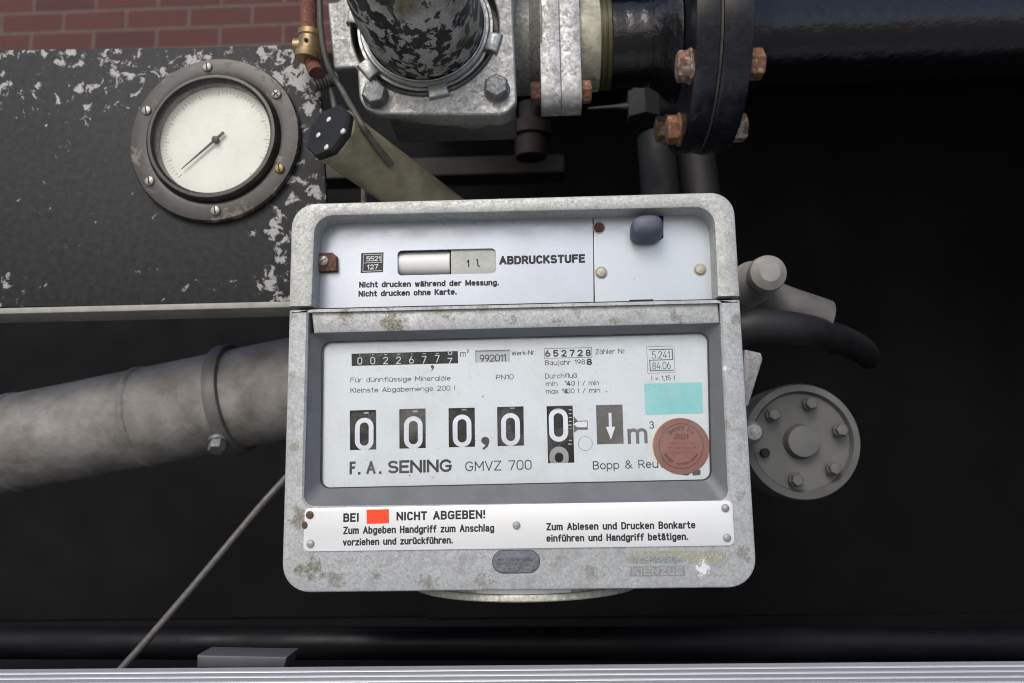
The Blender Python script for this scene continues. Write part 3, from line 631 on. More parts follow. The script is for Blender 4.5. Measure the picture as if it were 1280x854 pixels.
q = [c - d * 14 * s + n * 2 * s, c + d * 55 * s + n * .4 * s, c + d * 55 * s - n * .4 * s, c - d * 14 * s - n * 2 * s]
loft(bm, [q, [v + Vector((0, .0006, 0)) for v in q]]); lathe(bm, [(4 * s, .003), (4 * s, -.0012), (.0005, -.0018)], c, (0, 1, 0), 20)
build('needle', bm, M_INK, gau)
bm = bmesh.new(); lathe(bm, [(72.5 * s, -.0078), (72.5 * s, -.0088)], GC, (0, 1, 0), 64); build('gauge_glass', bm, M_GLASS, gau)
def slot_screw(bm, c, r, ang, cross=False):
    lathe(bm, [(r * 1.05, .001), (r, -.0006), (r * .86, -.0016), (r * .5, -.0022), (r * .1, -.0023)], c, (0, 1, 0), 24)
def slot_cut(bm, c, r, ang, cross=False):
    for a in ([ang, ang + 90] if cross else [ang]):
        d = Vector((math.cos(math.radians(a)), 0, math.sin(math.radians(a)))); n = Vector((-d.z, 0, d.x)); c2 = Vector(c) + Vector((0, -.0024, 0))
        q = [c2 + d * r * .72 + n * r * .13, c2 - d * r * .72 + n * r * .13, c2 - d * r * .72 - n * r * .13, c2 + d * r * .72 - n * r * .13]
        loft(bm, [q, [v + Vector((0, .0009, 0)) for v in q]])
for i in range(6):
    a = math.radians(35 - 62 * i if i < 2 else 35 - 62 - 59 * (i - 1)); c = GC + Vector((math.cos(a) * 94 * s, -.0072, math.sin(a) * 94 * s))
    bm = bmesh.new(); slot_screw(bm, c, 6.2 * s, 0)
    sc = build('screw', bm, M_SCREW if i != 1 else M_BRASS, gau, label='bright cross head screw' if i == 0 else ('brassy slotted screw' if i == 1 else None))
    bm = bmesh.new(); slot_cut(bm, c, 6.2 * s, 100 if i else 45, i == 0); build('slot', bm, M_DARK, sc)

# ------------------------------------------------------------------ valve casting with elbow, top centre
VY = .062
val = thing('valve_casting', 'mottled grey cast valve body with square bolted flange above the meter', 'valve', P(550, 150, .12))
HC = P(531, 33, VY); vs = pxm(HC)
out = [(409, 3), (424, 2), (436, -40), (440, -95), (632, -100), (640, -20), (646, 128), (632, 143.5), (470, 143), (455, 134), (449, 122), (446.5, 84), (417, 86)]
rad = [.002, .004, .01, .02, .03, .02, .008, .012, .012, .012, .01, .003, .003]
poly = rounded(pix(out, VY), rad)
me = plate_holes(poly, [circle(HC.x, HC.z, 92 * vs, 72)], VY, .010, .0016)
fl = link('flange_plate', me, M_VALVE, val)
for p in me.polygons: p.use_smooth = True
me.set_sharp_from_angle(angle=math.radians(32))
bm = bmesh.new()
a, b = P(452, 150, .09), P(645, 150, .09)
low = pix([(462, 20), (462, 120), (500, 142), (545, 147), (638, 146), (643, 120), (643, -60), (470, -60)], VY + .011)
slab(bm, rounded(low, .012), VY + .0102, VY + .026, .002)
box(bm, P(470, 0, .1).x, P(640, 0, .1).x, VY + .02, .2, P(560, 118, .1).z, .42, .006); c2 = P(590, 150, .1); lathe(bm, [(.014, -.0), (.017, .003), (.017, .03)], (c2.x, .10, P(600, 152, .10).z), (0, 0, 1), 28)
build('body', bm, M_VALVED, val)
bm = bmesh.new()                                      # neck to the right-hand flange
AX_Y, AX_Z = .14, .315
xa, xb, xc = P(640, 60, .11).x, P(662, 60, .11).x, P(677, 60, .105).x
lathe(bm, [(.041, xa - .02), (.041, xb), (.050, xc - .001), (.050, xc)], (0, AX_Y, AX_Z), (1, 0, 0), 56); build('neck', bm, M_VALVED, val)
bm = bmesh.new()                                      # socket behind the elbow, with machined lips
lathe(bm, [(92 * vs, -.004), (92 * vs, .022), (70 * vs, .022)], HC, (0, 1, 0), 72, cap0=False, cap1=True); build('socket', bm, M_VALVED, val)
bm = bmesh.new()
lathe(bm, [(73 * vs, .012), (86 * vs, .012), (86 * vs, .003), (85 * vs, .001), (82 * vs, .001), (81.5 * vs, -.001), (80 * vs, -.002), (77 * vs, -.002), (76.5 * vs, -.0035), (75 * vs, -.0037), (73 * vs, -.001)], HC, (0, 1, 0), 96, cap0=False, cap1=False)
build('collar', bm, M_MACH, val)
for i in range(6):
    a = math.radians(219 + 62 * i); d = Vector((math.cos(a), 0, math.sin(a))); n = Vector((-d.z, 0, d.x)); bm = bmesh.new()
    pts2 = [d * 81 * vs - n * 12 * vs, d * 81 * vs + n * 12 * vs, d * 98 * vs + n * 13 * vs, d * 98 * vs - n * 13 * vs]
    slab(bm, [((HC + v).x, (HC + v).z) for v in pts2], VY - .004, VY + .016, .002); build('lug', bm, M_MACH, val)
for px, py, ph in ((470, 121, .25), (621, 113, .5)):
    bm = bmesh.new(); hexbolt(bm, P(px, py, VY - .0002), (0, -1, 0), .0172, .0095, ph, False)
    lathe(bm, [(.0098, .002), (.0104, -.0004), (.0098, -.0012)], P(px, py, VY), (0, 1, 0), 28); build('bolt', bm, M_BOLT, val)
elb = []
rp = 73.5 * vs; br = .078
p0 = HC + Vector((0, .018, 0)); elb.append(p0); elb.append(HC + Vector((0, -.010, 0)))
cen = HC + Vector((-.002, -.022, br))
for i in range(15):
    t = math.pi / 2 * i / 14; elb.append(cen + Vector((-.014 * i / 14, -math.sin(t) * br, -math.cos(t) * br)))
elb.append(elb[-1] + Vector((-.002, 0, .08)))
bm = bmesh.new(); tube(bm, elb, rp, 64); o = build('elbow_pipe', bm, M_ELBOW); tag(o, 'black elbow pipe with badly flaked paint in the valve flange', 'pipe')

# ------------------------------------------------------------------ galvanised double flange and black pipe to the right
def yz_plate(bm, x0, x1, bev=.002):
    sq = rounded([(.095, .2405), (.128, .2405), (.128, .46), (.095, .46)], [.011, .011, .01, .01], 8)
    def lp(p, x): return [Vector((x, a, b)) for a, b in p]
    loft(bm, [lp(inset2(sq, bev), x0), lp(inset2(sq, bev * .3), x0 + bev * .3), lp(sq, x0 + bev), lp(sq, x1 - bev), lp(inset2(sq, bev * .3), x1 - bev * .3), lp(inset2(sq, bev), x1)])
gx0, gx1, gx2 = P(675, 60, .095).x, P(700, 60, .095).x, P(726, 60, .095).x
gfl = thing('flange_joint', 'galvanised pair of flanges with rusty bolts beside the valve casting', 'flange', (gx1, .11, .2405))
for x0, x1 in ((gx0, gx1 - .0001), (gx1 + .0001, gx2)):
    bm = bmesh.new(); yz_plate(bm, x0, x1, .0006 if x0 == gx0 else .001); build('flange', bm, M_GALV, gfl)
for x, ax, st in ((gx0, -1, 0), (gx2, 1, 0)):
    for yy, zz, ph in ((.1095, .2565, .2), (.1095, .43, .6)):
        bm = bmesh.new(); hexbolt(bm, (x, yy, zz), (ax, 0, 0), .0165, .0085, ph, False); build('bolt', bm, M_RUSTD if ax < 0 else M_RUST, gfl, label='dark rusted bolt head' if ax < 0 else None)
bx = [P(p, 50, AX_Y - .038).x for p in (722, 752, 754.5, 759, 761, 766, 768, 846)]
pipe = thing('black_pipe', 'glossy black painted pipe between the galvanised flanges and the black flanges', 'pipe', (bx[3], AX_Y, AX_Z - .034))
bm = bmesh.new(); lathe(bm, [(.0395, bx[0]), (.0395, bx[1] - .0008), (.039, bx[1])], (0, AX_Y, AX_Z), (1, 0, 0), 64); build('pale_ring', bm, M_OLIVE, pipe)
bm = bmesh.new(); lathe(bm, [(.0375, bx[1] - .001), (.0375, bx[2]), (.0388, bx[2] + .0003), (.0388, bx[3]), (.0375, bx[3] + .0004), (.0375, bx[4]), (.039, bx[4] + .0004), (.039, bx[5]), (.0375, bx[6])], (0, AX_Y, AX_Z), (1, 0, 0), 64); build('grooved_ring', bm, M_OLIVED, pipe)
bm = bmesh.new()
L = bx[7] - bx[6]; pr = [(.0375, bx[6] - .001)] + [(.0372 + .0003 * math.sin(i * 2.1), bx[6] + L * i / 12) for i in range(1, 9)] + [(.0385, bx[6] + L * .72), (.042, bx[6] + L * .84), (.050, bx[7]), (.052, bx[7] + .004)]
lathe(bm, pr, (0, AX_Y, AX_Z), (1, 0, 0), 64); build('pipe_body', bm, M_BLACK, pipe)
# black flange pair; its seam is at px 901
fx0, fx1, fx2 = P(873, 30, AX_Y - .097).x, P(907, 30, AX_Y - .097).x, P(948, 30, AX_Y - .097).x
bfl = thing('black_flange_joint', 'large black round flange pair with orange rusty bolts at upper right', 'flange', (fx1, AX_Y, AX_Z - .08))
for x0, x1, R in ((fx0, fx1 - .0006, .0955), (fx1 + .0006, fx2, .097)):
    bm = bmesh.new(); lathe(bm, [(.03, x0), (.052, x0 - .0002), (R - .004, x0), (R - .001, x0 + .001), (R, x0 + .003), (R, x1 - .002), (R - .0006, x1 - .0006), (R - .002, x1), (.03, x1)], (0, AX_Y, AX_Z), (1, 0, 0), 96); build('flange_disc', bm, M_FLANGE, bfl)
bm = bmesh.new(); lathe(bm, [(.094, fx1 - .0012), (.096, fx1 - .0008), (.096, fx1 + .0008), (.094, fx1 + .0012)], (0, AX_Y, AX_Z), (1, 0, 0), 96); build('gasket', bm, simple('gasket_grey', (.075, .075, .06), .6, 0, .5, 90, .2), bfl)
for i, a in enumerate((42, 90, 138, 193, 270, 322)):
    a = math.radians(a); yy = AX_Y - math.cos(a) * .081; zz = AX_Z - math.sin(a) * .081
    for x, ax in ((fx0, -1), (fx2, 1)):
        bm = bmesh.new(); hexbolt(bm, (x, yy, zz), (ax, 0, 0), .0215, .0090 if ax < 0 else .0125, .1 * i, ax < 0, .0); build('nut' if ax < 0 else 'bolt_head', bm, (M_RUST2 if (i + (ax < 0)) % 2 else M_RUST), bfl)
rx = P(960, 30, AX_Y - .03).x
bm = bmesh.new(); lathe(bm, [(.054, fx2 - .001), (.052, fx2 + .004), (.043, fx2 + .022), (.0382, fx2 + .034), (.0375, fx2 + .5), (.0375, 1.04)], (0, AX_Y, AX_Z), (1, 0, 0), 64)
o = build('outlet_pipe', bm, M_BLACK); tag(o, 'black pipe leaving the black flanges to the right', 'pipe')

# ------------------------------------------------------------------ red pipe, cable and olive tube, upper left
cp = thing('red_pipe', 'thin rusty red vertical pipe with a brass fitting above the gauge panel', 'pipe', P(386, 92, .06))
q0, q1 = P(384.5, -160, .06), P(386, 40, .06); bm = bmesh.new(); tube(bm, [q0, q1, P(386.5, 62, .06)], mm(11, .06), 24); build('pipe', bm, M_COPPER, cp)
c = P(387, 58, .055); r = mm(20, .055); bm = bmesh.new()
lathe(bm, [(r * .72, -r * .98), (r * .86, -r * .98), (r * .9, -r * .8), (r * .9, -r * .5), (r * .80, -r * .42), (r * .80, r * .5), (r * .9, r * .6), (r * .92, r * .95), (r * .75, r)], c, (.12, 0, 1), 40); 
tube(bm, [c + Vector((-r * .2, 0, 0)), c + Vector((-r * 1.02, 0, 0))], r * .55, 20)
bf = build('brass_fitting', bm, M_BRASS, cp)
bm = bmesh.new(); lathe(bm, [(mm(3.1), .003), (mm(3.1), -.0007), (mm(2.4), -.0009)], c + Vector((0, -r * .83, 0)), (0, 1, 0), 16); build('hole', bm, M_DARK, bf)
bm = bmesh.new(); tube(bm, [P(388, 74, .058), P(395, 91, .055)], [mm(11), mm(11)], 20); build('red_stub', bm, M_COPPER, cp)
cab = thing('cable_gland', 'grey ribbed cable gland with short cable behind the olive tube cap', 'cable gland', P(408, 140, .065))
bm = bmesh.new(); a, b = P(390, 108, .062), P(422, 97, .072); pts = [a + (b - a) * i / 16 for i in range(17)]
tube(bm, pts, [mm(9.5 + (1.1 if i % 2 else -.6)) for i in range(17)], 20); build('gland', bm, M_CABLE, cab)
bm = bmesh.new(); tube(bm, spline([P(410, 104, .07), P(416, 122, .07), P(421, 150, .068), P(428, 190, .075)]), mm(4.5), 14); build('lead', bm, M_CABLE, cab)
t0, t1 = P(416, 168, .035), P(640, 330, .235); ax = (t1 - t0).normalized()
tb = thing('olive_tube', 'olive green tube with black cap slanting down behind the meter', 'tube', P(500, 250, .12))
r = .0212; bm = bmesh.new(); lathe(bm, [(r * .97, .0), (r, .001), (r, .1), (r * .985, (t1 - t0).length)], t0, ax, 48); build('tube_body', bm, M_TUBE, tb)
bm = bmesh.new(); lathe(bm, [(r * 1.03, -.0002), (r * 1.04, -.004), (r * .97, -.0062), (r * .2, -.0065)], t0, ax, 8, .35); cap = build('end_cap', bm, M_CAP, tb)
for px, py in ((411, 149.5), (428.5, 164), (398, 169), (408, 184)):
    d = RM @ Vector(((px - 640) / F, -(py - 427) / F, -1)); pc = t0 - ax * .0068; tt = (pc - CAM).dot(ax) / d.dot(ax)
    bm = bmesh.new(); lathe(bm, [(.0021, .001), (.0021, -.0004), (.0012, -.0009)], CAM + d * tt, ax, 14); build('rivet', bm, M_DOT, cap)
def on_tube(px, py, gap):                               # point lying on the tube at that pixel
    d = (RM @ Vector(((px - 640) / F, -(py - 427) / F, -1))).normalized(); w_ = CAM - t0
    dd, ww = d - ax * d.dot(ax), w_ - ax * w_.dot(ax); A, B_, C_ = dd.dot(dd), 2 * dd.dot(ww), ww.dot(ww) - (r + gap) ** 2
    return CAM + d * ((-B_ - math.sqrt(max(B_ * B_ - 4 * A * C_, 0))) / (2 * A))
bm = bmesh.new(); cpts = [P(400, -150, .03), P(399, -60, .032), P(400, 8, .035), P(403, 50, .038), P(411, 84, .042), P(427, 112, .046), on_tube(450, 152, .002), on_tube(462, 171, .0016), on_tube(476, 190, .0016), on_tube(489, 206, .0016)]
tube(bm, spline(cpts), [mm(4.2)] * 48 + [mm(4.2 + .06 * i) for i in range(25)], 16)
o = build('cable', bm, M_CABLE); tag(o, 'dark grey cable hanging down over the olive tube', 'cable')
bm = bmesh.new(); tube(bm, [P(455, 236, .10), P(455, 275, .10)], mm(4, .1), 12); tag(build('thin_rod', bm, M_PIPEG), 'thin grey upright rod under the olive tube', 'rod')

# ------------------------------------------------------------------ left and right neighbours of the meter
sp = thing('suction_pipe', 'thick grey pipe entering behind the left side of the meter', 'pipe', P(250, 590, .17))
pa, pb = P(440, 470, .155), P(-420, 640, .20); pd = (pb - pa).normalized(); pr_s = mm(62, .17)
bm = bmesh.new(); tube(bm, [pa + pd * ((pb - pa).length * i / 30) for i in range(31)], pr_s, 48); build('pipe', bm, M_PIPEG, sp)
pf = pa + pd * ((P(300, 500, .16) - pa).dot(pd))
bm = bmesh.new(); lathe(bm, [(pr_s, 0), (pr_s * 1.10, .0004), (pr_s * 1.12, .002), (pr_s * 1.12, .010), (pr_s * 1.10, .0116), (pr_s, .012)], pf, pd, 56); build('clamp_ring', bm, M_DIM, sp)
bm = bmesh.new(); hexbolt(bm, pf + pd * .006 + Vector((0, -pr_s * .72, -pr_s * .86)), (.1, -.6, -.8), .012, .008); build('clamp_bolt', bm, M_BOLT, sp)
for dd in (.085, .205):                                 # weld beads
    bm = bmesh.new(); rs = random.Random(4); prof = []
    loops = []; a_, u_, v_ = basis(pd)
    for rr_, hh_ in ((-.0006, -.004), (.0012, -.0022), (.0018, 0), (.0012, .0022), (-.0006, .004)):
        loops.append([pf + pd * (dd + hh_ + rs.uniform(-.0005, .0005)) + (u_ * math.cos(2 * math.pi * i / 72) + v_ * math.sin(2 * math.pi * i / 72)) * (pr_s + rr_ * rs.uniform(.75, 1.2)) for i in range(72)])
    loft(bm, loops, False, False); build('weld_bead', bm, M_PIPEG, sp)
bm = bmesh.new(); tube(bm, spline([P(60, 930, .05), P(150, 838, .06), P(240, 735, .07), P(322, 637, .08), P(358, 597, .085), P(420, 530, .09)]), mm(4.5, .08), 12)
o = build('wire_rope', bm, M_WIRE); tag(o, 'thin grey wire rope slanting up to the lower left of the meter', 'rope')
dv = thing('drain_valve', 'grey cast drain valve with a pale lever right of the meter', 'valve', P(960, 400, .12))
bm = bmesh.new(); c = P(956, 345, .10); lathe(bm, [(.001, -.016), (.008, -.0155), (.0138, -.011), (.0148, -.004), (.0135, .004), (.012, .010), (.016, .02), (.02, .03)], c, (0, 1, 0), 32)
build('knob', bm, simple('knob_pale', (.30, .29, .27), .55, .1, .3, 90, .2, .0006), dv)
bm = bmesh.new(); tube(bm, spline([P(925, 372, .16), P(950, 372, .14), P(985, 385, .135), P(1030, 400, .14)]), [mm(30, .14)] * 9 + [mm(26, .14)] * 16, 28); build('valve_body', bm, M_DIM, dv)
bm = bmesh.new(); slab(bm, rounded(pix([(930, 436), (952, 441), (954, 449), (936, 508), (926, 508)], .05), .002), .05, .062, .002); build('lever', bm, M_LEVER, dv)
bm = bmesh.new(); tube(bm, spline([P(905, 420, .10), P(945, 408, .095), P(1000, 412, .11), P(1050, 425, .17), P(1080, 440, .30), P(1085, 450, .60)]), mm(21, .1), 28)
o = build('rubber_hose', bm, M_HOSE); tag(o, 'black rubber hose leading back into the bay right of the meter', 'hose')
pc = thing('pump_cover', 'dark grey round pump cover partly hidden by the right side of the meter', 'cover', P(1000, 640, .16))
c = P(1003, 552, .15); r = mm(72, .15); bm = bmesh.new(); lathe(bm, [(r, .05), (r, .004), (r * .97, 0), (r * .86, -.001), (r * .82, .004), (r * .3, .005), (r * .26, -.004), (r * .05, -.005)], c, (0, 1, 0), 64); build('disc', bm, M_DISC, pc)
q0 = P(957, 566, .1492); a0 = math.atan2(q0.z - c.z, q0.x - c.x); rr = math.hypot(q0.z - c.z, q0.x - c.x)
for i in range(6):                                       # bolts round the rim, the one by the meter is missing
    q = Vector((c.x + rr * math.cos(a0 + i * math.pi / 3), .1492, c.z + rr * math.sin(a0 + i * math.pi / 3))); bm = bmesh.new()
    if i == 0: lathe(bm, [(mm(7), .006), (mm(7), -.0002), (mm(6), -.0006)], q, (0, 1, 0), 20); build('bolt_hole', bm, M_DARK, pc)
    else: hexbolt(bm, q, (0, -1, 0), .009, .005, i * .3); build('bolt', bm, M_DIM, pc)
bm = bmesh.new(); q = P(938, 541, .13); lathe(bm, [(.001, -.012), (.006, -.011), (.009, -.005), (.009, .03)], q, (0, 1, 0), 24); build('boss', bm, M_LEVER, pc)

#==METER==
# ------------------------------------------------------------------ the meter
mt = thing('flow_meter', 'grey cast metal flow meter head with lettered white dial, standing in the middle', 'meter', METER)
ZS = P(640, 378.5, 0).z                                   # seam between lid and lower housing
# lower housing
outer = rounded([(-.15, ZS - .0012), (.15, ZS - .0012), (.15, -.1285), (-.15, -.1285)], [.0012, .0012, .018, .018], 8)
O = pix([(385, 389.5), (900, 377.5), (911, 626.5), (379, 633)], 0)
inner = rounded(O, [.002, .002, .007, .007], 8)
bm = bmesh.new(); frame_slab(bm, outer, inner, 0, .15, .0022, .0012)
back = [(-.148, ZS - .0012), (.148, ZS - .0012), (.148, -.12), (-.148, -.12)]
slab(bm, back, .03, .149, .001)
hs = build('lower_housing', bm, M_HOUS, mt)
bm = bmesh.new()
st = pix([(389, 386.6), (897, 374.6), (899.5, 403.5), (392.5, 416)], .002)
dp = pix([(389, 386.6), (897, 374.6), (897.5, 412), (392.5, 424)], .012)
fa = face3(st, .0028); fb = face3(st, .03)
loft(bm, [face3(inset2(st, .0012), .0022), face3(inset2(st, .0003), .0026), fa, fb]); build('top_strip', bm, M_HOUS, mt)
# bezel round the window
B0 = [P(384.2, 416.6, .003), P(902.0, 403.6, .003), P(911.2, 626.8, .0012), P(378.8, 633.4, .0012)]
WY = .0125
Wp = rounded(pix([(402.5, 427.5), (885.5, 415.5), (889.5, 600.5), (400.5, 611)], WY), .0062, 8)
B0r = rounded([(v.x, v.z) for v in B0], [.001, .001, .007, .007], 8)
B1 = [(a[0] + (b[0] - a[0]) * .93, a[1] + (b[1] - a[1]) * .93) for a, b in zip(B0r, Wp)]
zm_ = P(640, 500, 0).z
bm = bmesh.new(); loft(bm, [[Vector((a_, .003 if b_ > zm_ else .0012, b_)) for a_, b_ in B0r], face3(B1, .0105), face3(Wp, .0112), face3(Wp, .0140)], False, False)
bz = build('window_bezel', bm, M_BEZEL, mt)
bm = bmesh.new(); sI = inset2(Wp, .0007); loft(bm, [face3(Wp, .0122), face3(sI, .0122), face3(sI, .0146)], False, False); build('window_seal_shade', bm, M_SEAL_SHADE, mt)  # dark ring: rubber seal that also paints the shadow along the window edge
bm = bmesh.new(); loft(bm, [face3(inset2(Wp, .0002), .0119), face3(inset2(Wp, .0002), .0126)]); build('window_glass', bm, M_GLASS, mt, smooth=False)
# dial plate with its openings
DY = .0146
def quad_px(l, r, tl, tr, bl, br): return [(l, tl), (r, tr), (r, br), (l, bl)]
big = [[(437.2, 513.2), (470.2, 512.3), (470.4, 562.0), (437.4, 562.8)], [(499, 511.5), (532, 510.6), (532.2, 560.2), (499.2, 561.0)],
       [(560.6, 510.4), (593.4, 509.6), (593.8, 558.6), (560.9, 559.4)], [(621.3, 508.8), (654.4, 508.0), (655.0, 557.1), (621.9, 557.9)],
       [(683.2, 507.8), (715.8, 507.0), (718.0, 578.4), (685.0, 579.3)]]
reg = [(439.3, 442.2), (572.3, 439.0), (572.8, 454.3), (439.6, 457.6)]
ser = [(594, 438.3), (637.3, 437.2), (637.7, 452.4), (594.5, 453.4)]
holes = [pix(q, DY) for q in big + [reg, ser]]
dout = pix([(396, 421), (892, 409), (896, 607), (394, 618)], DY)
me = plate_holes(dout, holes, DY, .0009); dial = link('dial_plate', me, M_DIAL, mt)
bm = bmesh.new(); slab(bm, pix([(396, 421), (892, 409), (896, 607), (394, 618)], DY), .027, .029, .0003); build('dial_back', bm, M_DARK, mt)
# big number wheels
def bend(me, Yf, zc, R):
    for v in me.vertices:
        d = min(abs(v.co.z - zc), R * .95); v.co.y += R - math.sqrt(R * R - d * d)
def wheel(q, zeros, Y=.0158, R=.09):
    ps = pix(q, DY); xs = [p[0] for p in ps]; zs = [p[1] for p in ps]; x0, x1, z0, z1 = min(xs) - .001, max(xs) + .001, min(zs) - .003, max(zs) + .003
    zc = (z0 + z1) / 2; n = 14; zz = [z0 + (z1 - z0) * i / n for i in range(n + 1)]
    def yo(z): return Y + R - math.sqrt(R * R - (z - zc) ** 2)
    bm = bmesh.new(); loft(bm, [[Vector((x, yo(z), z)) for z in zz] + [Vector((x, Y + .008, z1)), Vector((x, Y + .008, z0))] for x in (x0, x1)])
    wh = build('number_wheel', bm, M_WHEEL, mt)
    for (cx, cy, w, h, iw, ih, mat_) in zeros:
        c = P(cx, cy, Y); s_ = mm(1, Y)
        o_, i_ = stadium(c.x, c.z, w * s_, h * s_), stadium(c.x, c.z, iw * s_, ih * s_)
        bm = bmesh.new(); k = 12                       # ring in strips, so that it can follow the wheel
        loft(bm, [[Vector((a[0] + (b[0] - a[0]) * j / 3, yo(a[1] + (b[1] - a[1]) * j / 3) - .0002, a[1] + (b[1] - a[1]) * j / 3)) for a, b in zip(o_, i_)] for j in range(4)], False, False)
        # keep only what the wheel carries (cut at its lower edge)
        bmesh.ops.bisect_plane(bm, geom=list(bm.verts) + list(bm.edges) + list(bm.faces), plane_co=(0, 0, z0), plane_no=(0, 0, -1), clear_outer=True)
        build('digit', bm, mat_, wh, smooth=False, recalc=False)
    return wh
for i, (cx, cy) in enumerate(((455.3, 542.6), (516.6, 540.8), (577.6, 538.6), (638.2, 536.8))):
    wh = wheel(big[i], [(cx, cy, 23.4, 40.5, 11.4, 29.0, M_DIGIT)])
    quads('index_mark', [[(cx - .6, cy - 27.5), (cx + 5.4, cy - 27.7), (cx + 5.4, cy - 25.4), (cx - .6, cy - 25.2)]], .0162, M_DIGSH, wh)
wh = wheel(big[4], [(698.1, 531.3, 23.6, 41.5, 11.8, 29.5, M_DIGIT), (698.9, 572, 23.6, 27, 10.6, 12.2, M_DIGSH)])
quads('scale_marks', [[(711.0 + .004 * i * 48 / 10 - (1.0 if i in (4, 9) else 0), 512.0 + i * 4.75), (714.4 + i * .02, 511.9 + i * 4.75), (714.4 + i * .02, 512.9 + i * 4.75), (711.0 - (1.0 if i in (4, 9) else 0), 513.0 + i * 4.75)] for i in range(10)], .0160, M_DIGS, wh)
# totaliser and serial number openings
def drum(q, name, mat_, Y=.0152, R=.03):
    ps = pix(q, DY); xs = [p[0] for p in ps]; zs = [p[1] for p in ps]; x0, x1, z0, z1 = min(xs) - .001, max(xs) + .001, min(zs) - .0015, max(zs) + .0015
    bm = bmesh.new(); box(bm, x0, x1, Y, Y + .006, z0, z1); return build(name, bm, mat_, mt, smooth=False)
dr = drum(reg, 'totaliser', M_WHEEL)
DYT = .01515
for i, (ch, cx) in enumerate(zip("00226777", (449.7, 465.9, 482.0, 498.2, 514.4, 530.1, 546.6, 562.4))):
    by = 456.0 - (cx - 449.7) * .0185 + (1.2 if i == 7 else (-1.0 if i == 6 else 0)); hh = 9.4 if i < 7 else 7.6
    stext('digit', ch, (cx - 3.1, by), (cx + 3.1, by - .1), hh, DYT, M_DIGS, dr, 1.25)
    ty = 443.4 - (cx - 449.7) * .0215
    if i == 7:
        stext('digit', '0', (cx - 2.6, ty + 2.9), (cx + 3.0, ty + 2.8), 5.0, DYT, M_DIGS, dr, 1.2)
    else:
        quads('next_digit', [[(cx - (2.2 if i in (2, 3, 5, 6) else .7), ty), (cx + (2.6 if i in (2, 3, 5, 6) else .8), ty - .1), (cx + (1.6 if i in (2, 3, 5, 6) else .6), ty + 1.2), (cx - (1.4 if i in (2, 3, 5, 6) else .6), ty + 1.2)]], DYT, M_DIGSH, dr)
bm = bmesh.new()
for i in range(7):                                        # joints between the small wheels
    cx = 457.8 + 16.15 * i; p = P(cx, 448, .0151); box(bm, p.x - .0001, p.x + .0001, .0150, .0156, p.z - .007, p.z + .007)
build('wheel_joint', bm, M_DARK, dr, smooth=False)
dr = drum(ser, 'serial_plate', simple('serial_card', (.40, .43, .45), .5, .2, .1, 100, 0), .0158)
stext('lettering', "992011", (599.4, 452.6), (632.4, 451.6), 8.9, .01575, M_INK, dr, 1.15, 1.6)
# --- dial lettering
TY = DY - .00004
def T(s, l, r, cap, w=1.0, mat_=None): return stext('lettering', s, l, r, cap, TY, mat_ or M_DINK, dial, w)
T("Für dünnflüssige Mineralöle", (438.0, 478.3), (563.4, 475.9), 6.3, .84)
T("Kleinste Abgabemenge 200 l", (438.0, 491.4), (569.0, 488.2), 6.4, .84)
T("m", (575.2, 446.2), (582.6, 446.0), 8.0, .84); T("3", (583.4, 441.4), (585.9, 441.3), 4.6, .84)
T("Werk-Nr.", (639.4, 444.9), (669.6, 443.5), 6.0, .84)
T("Zähler Nr.", (744.2, 443.1), (783.2, 442.0), 6.3, .84, M_DINKL)
T("Baujahr 198", (681.4, 456.8), (731.4, 455.6), 6.4, .84)
T("PN10", (620.0, 474.8), (642.0, 474.2), 6.2, .84)
T("Durchfluß", (681.4, 473.5), (721.4, 472.5), 6.5, .84)
T("min", (682.2, 483.0), (697.0, 482.7), 6.4, .84); T("0 l / min", (714.3, 482.5), (748.8, 481.4), 6.2, .84, M_DINKL)
T("max", (682.2, 492.6), (698.0, 492.2), 6.4, .84); T("00 l / min", (708.2, 492.0), (750.3, 490.8), 6.2, .84, M_DINKL)
for x, y in ((708.4, 482.6), (704.8, 492.3)):
    stext('lettering', "4", (x, y), (x + 5.0, y - .2), 6.4, TY - .00003, M_INK, dial, 1.3)
    stext('lettering', "1", (x - 2.4, y - 3.2), (x - .2, y - 3.3), 3.2, TY - .00005, M_INK, dial, .9)
stext('lettering', "8", (733.2, 456.6), (740.0, 456.4), 8.2, TY, M_INK, dial, 2.0, 2, GB)
for i, ch in enumerate("652728"):
    cx = 684.6 + i * 10.15; stext('lettering', ch, (cx - 3.3, 446.4 - i * .17), (cx + 3.5, 446.3 - i * .17), 8.7, TY, M_INK, dial, 1.9)
def outline(name, px, w, mat_, par, Y=TY, close=True):
    q = pix(px, Y); q = q + [q[0]] if close else q
    me = stroke_mesh([q], mm(w, Y) / 2); me.transform(Matrix.Translation((0, Y, 0))); return link(name, me, mat_, par)
outline('number_box', [(680.3, 435.9), (739.6, 434.6), (739.9, 446.7), (680.6, 448.0)], .6, M_DINK, dial)
outline('mark_box', [(808.4, 433.6), (842.4, 432.6), (843.8, 465.6), (809.8, 466.9)], .45, M_DINKL, dial)
outline('mark_box', [(811.4, 437.4), (840.2, 436.5), (840.8, 449.6), (812.2, 450.4), (812.8, 463.6), (841.4, 462.8)], 1.1, M_DINK, dial, close=False)
T("5.241", (815.0, 448.4), (837.6, 447.8), 9.0, .84); T("84.06", (815.4, 462.0), (838.6, 461.3), 9.0, .84)
T("l = 1,15 l", (814.4, 476.2), (843.6, 475.4), 6.2, .84)
T("GMVZ 700", (581.4, 589.4), (664.6, 587.2), 12.4, 1.35)
T("Bopp & Reuth", (741.2, 587.2), (838.0, 584.6), 10.6, 1.35)
T("3", (811.8, 536.2), (817.8, 536.0), 9.6, 1.25)
stext('lettering', "m", (784.8, 555.4), (809.6, 554.6), 26.2, TY, M_GREYBOX, dial, 4.0)
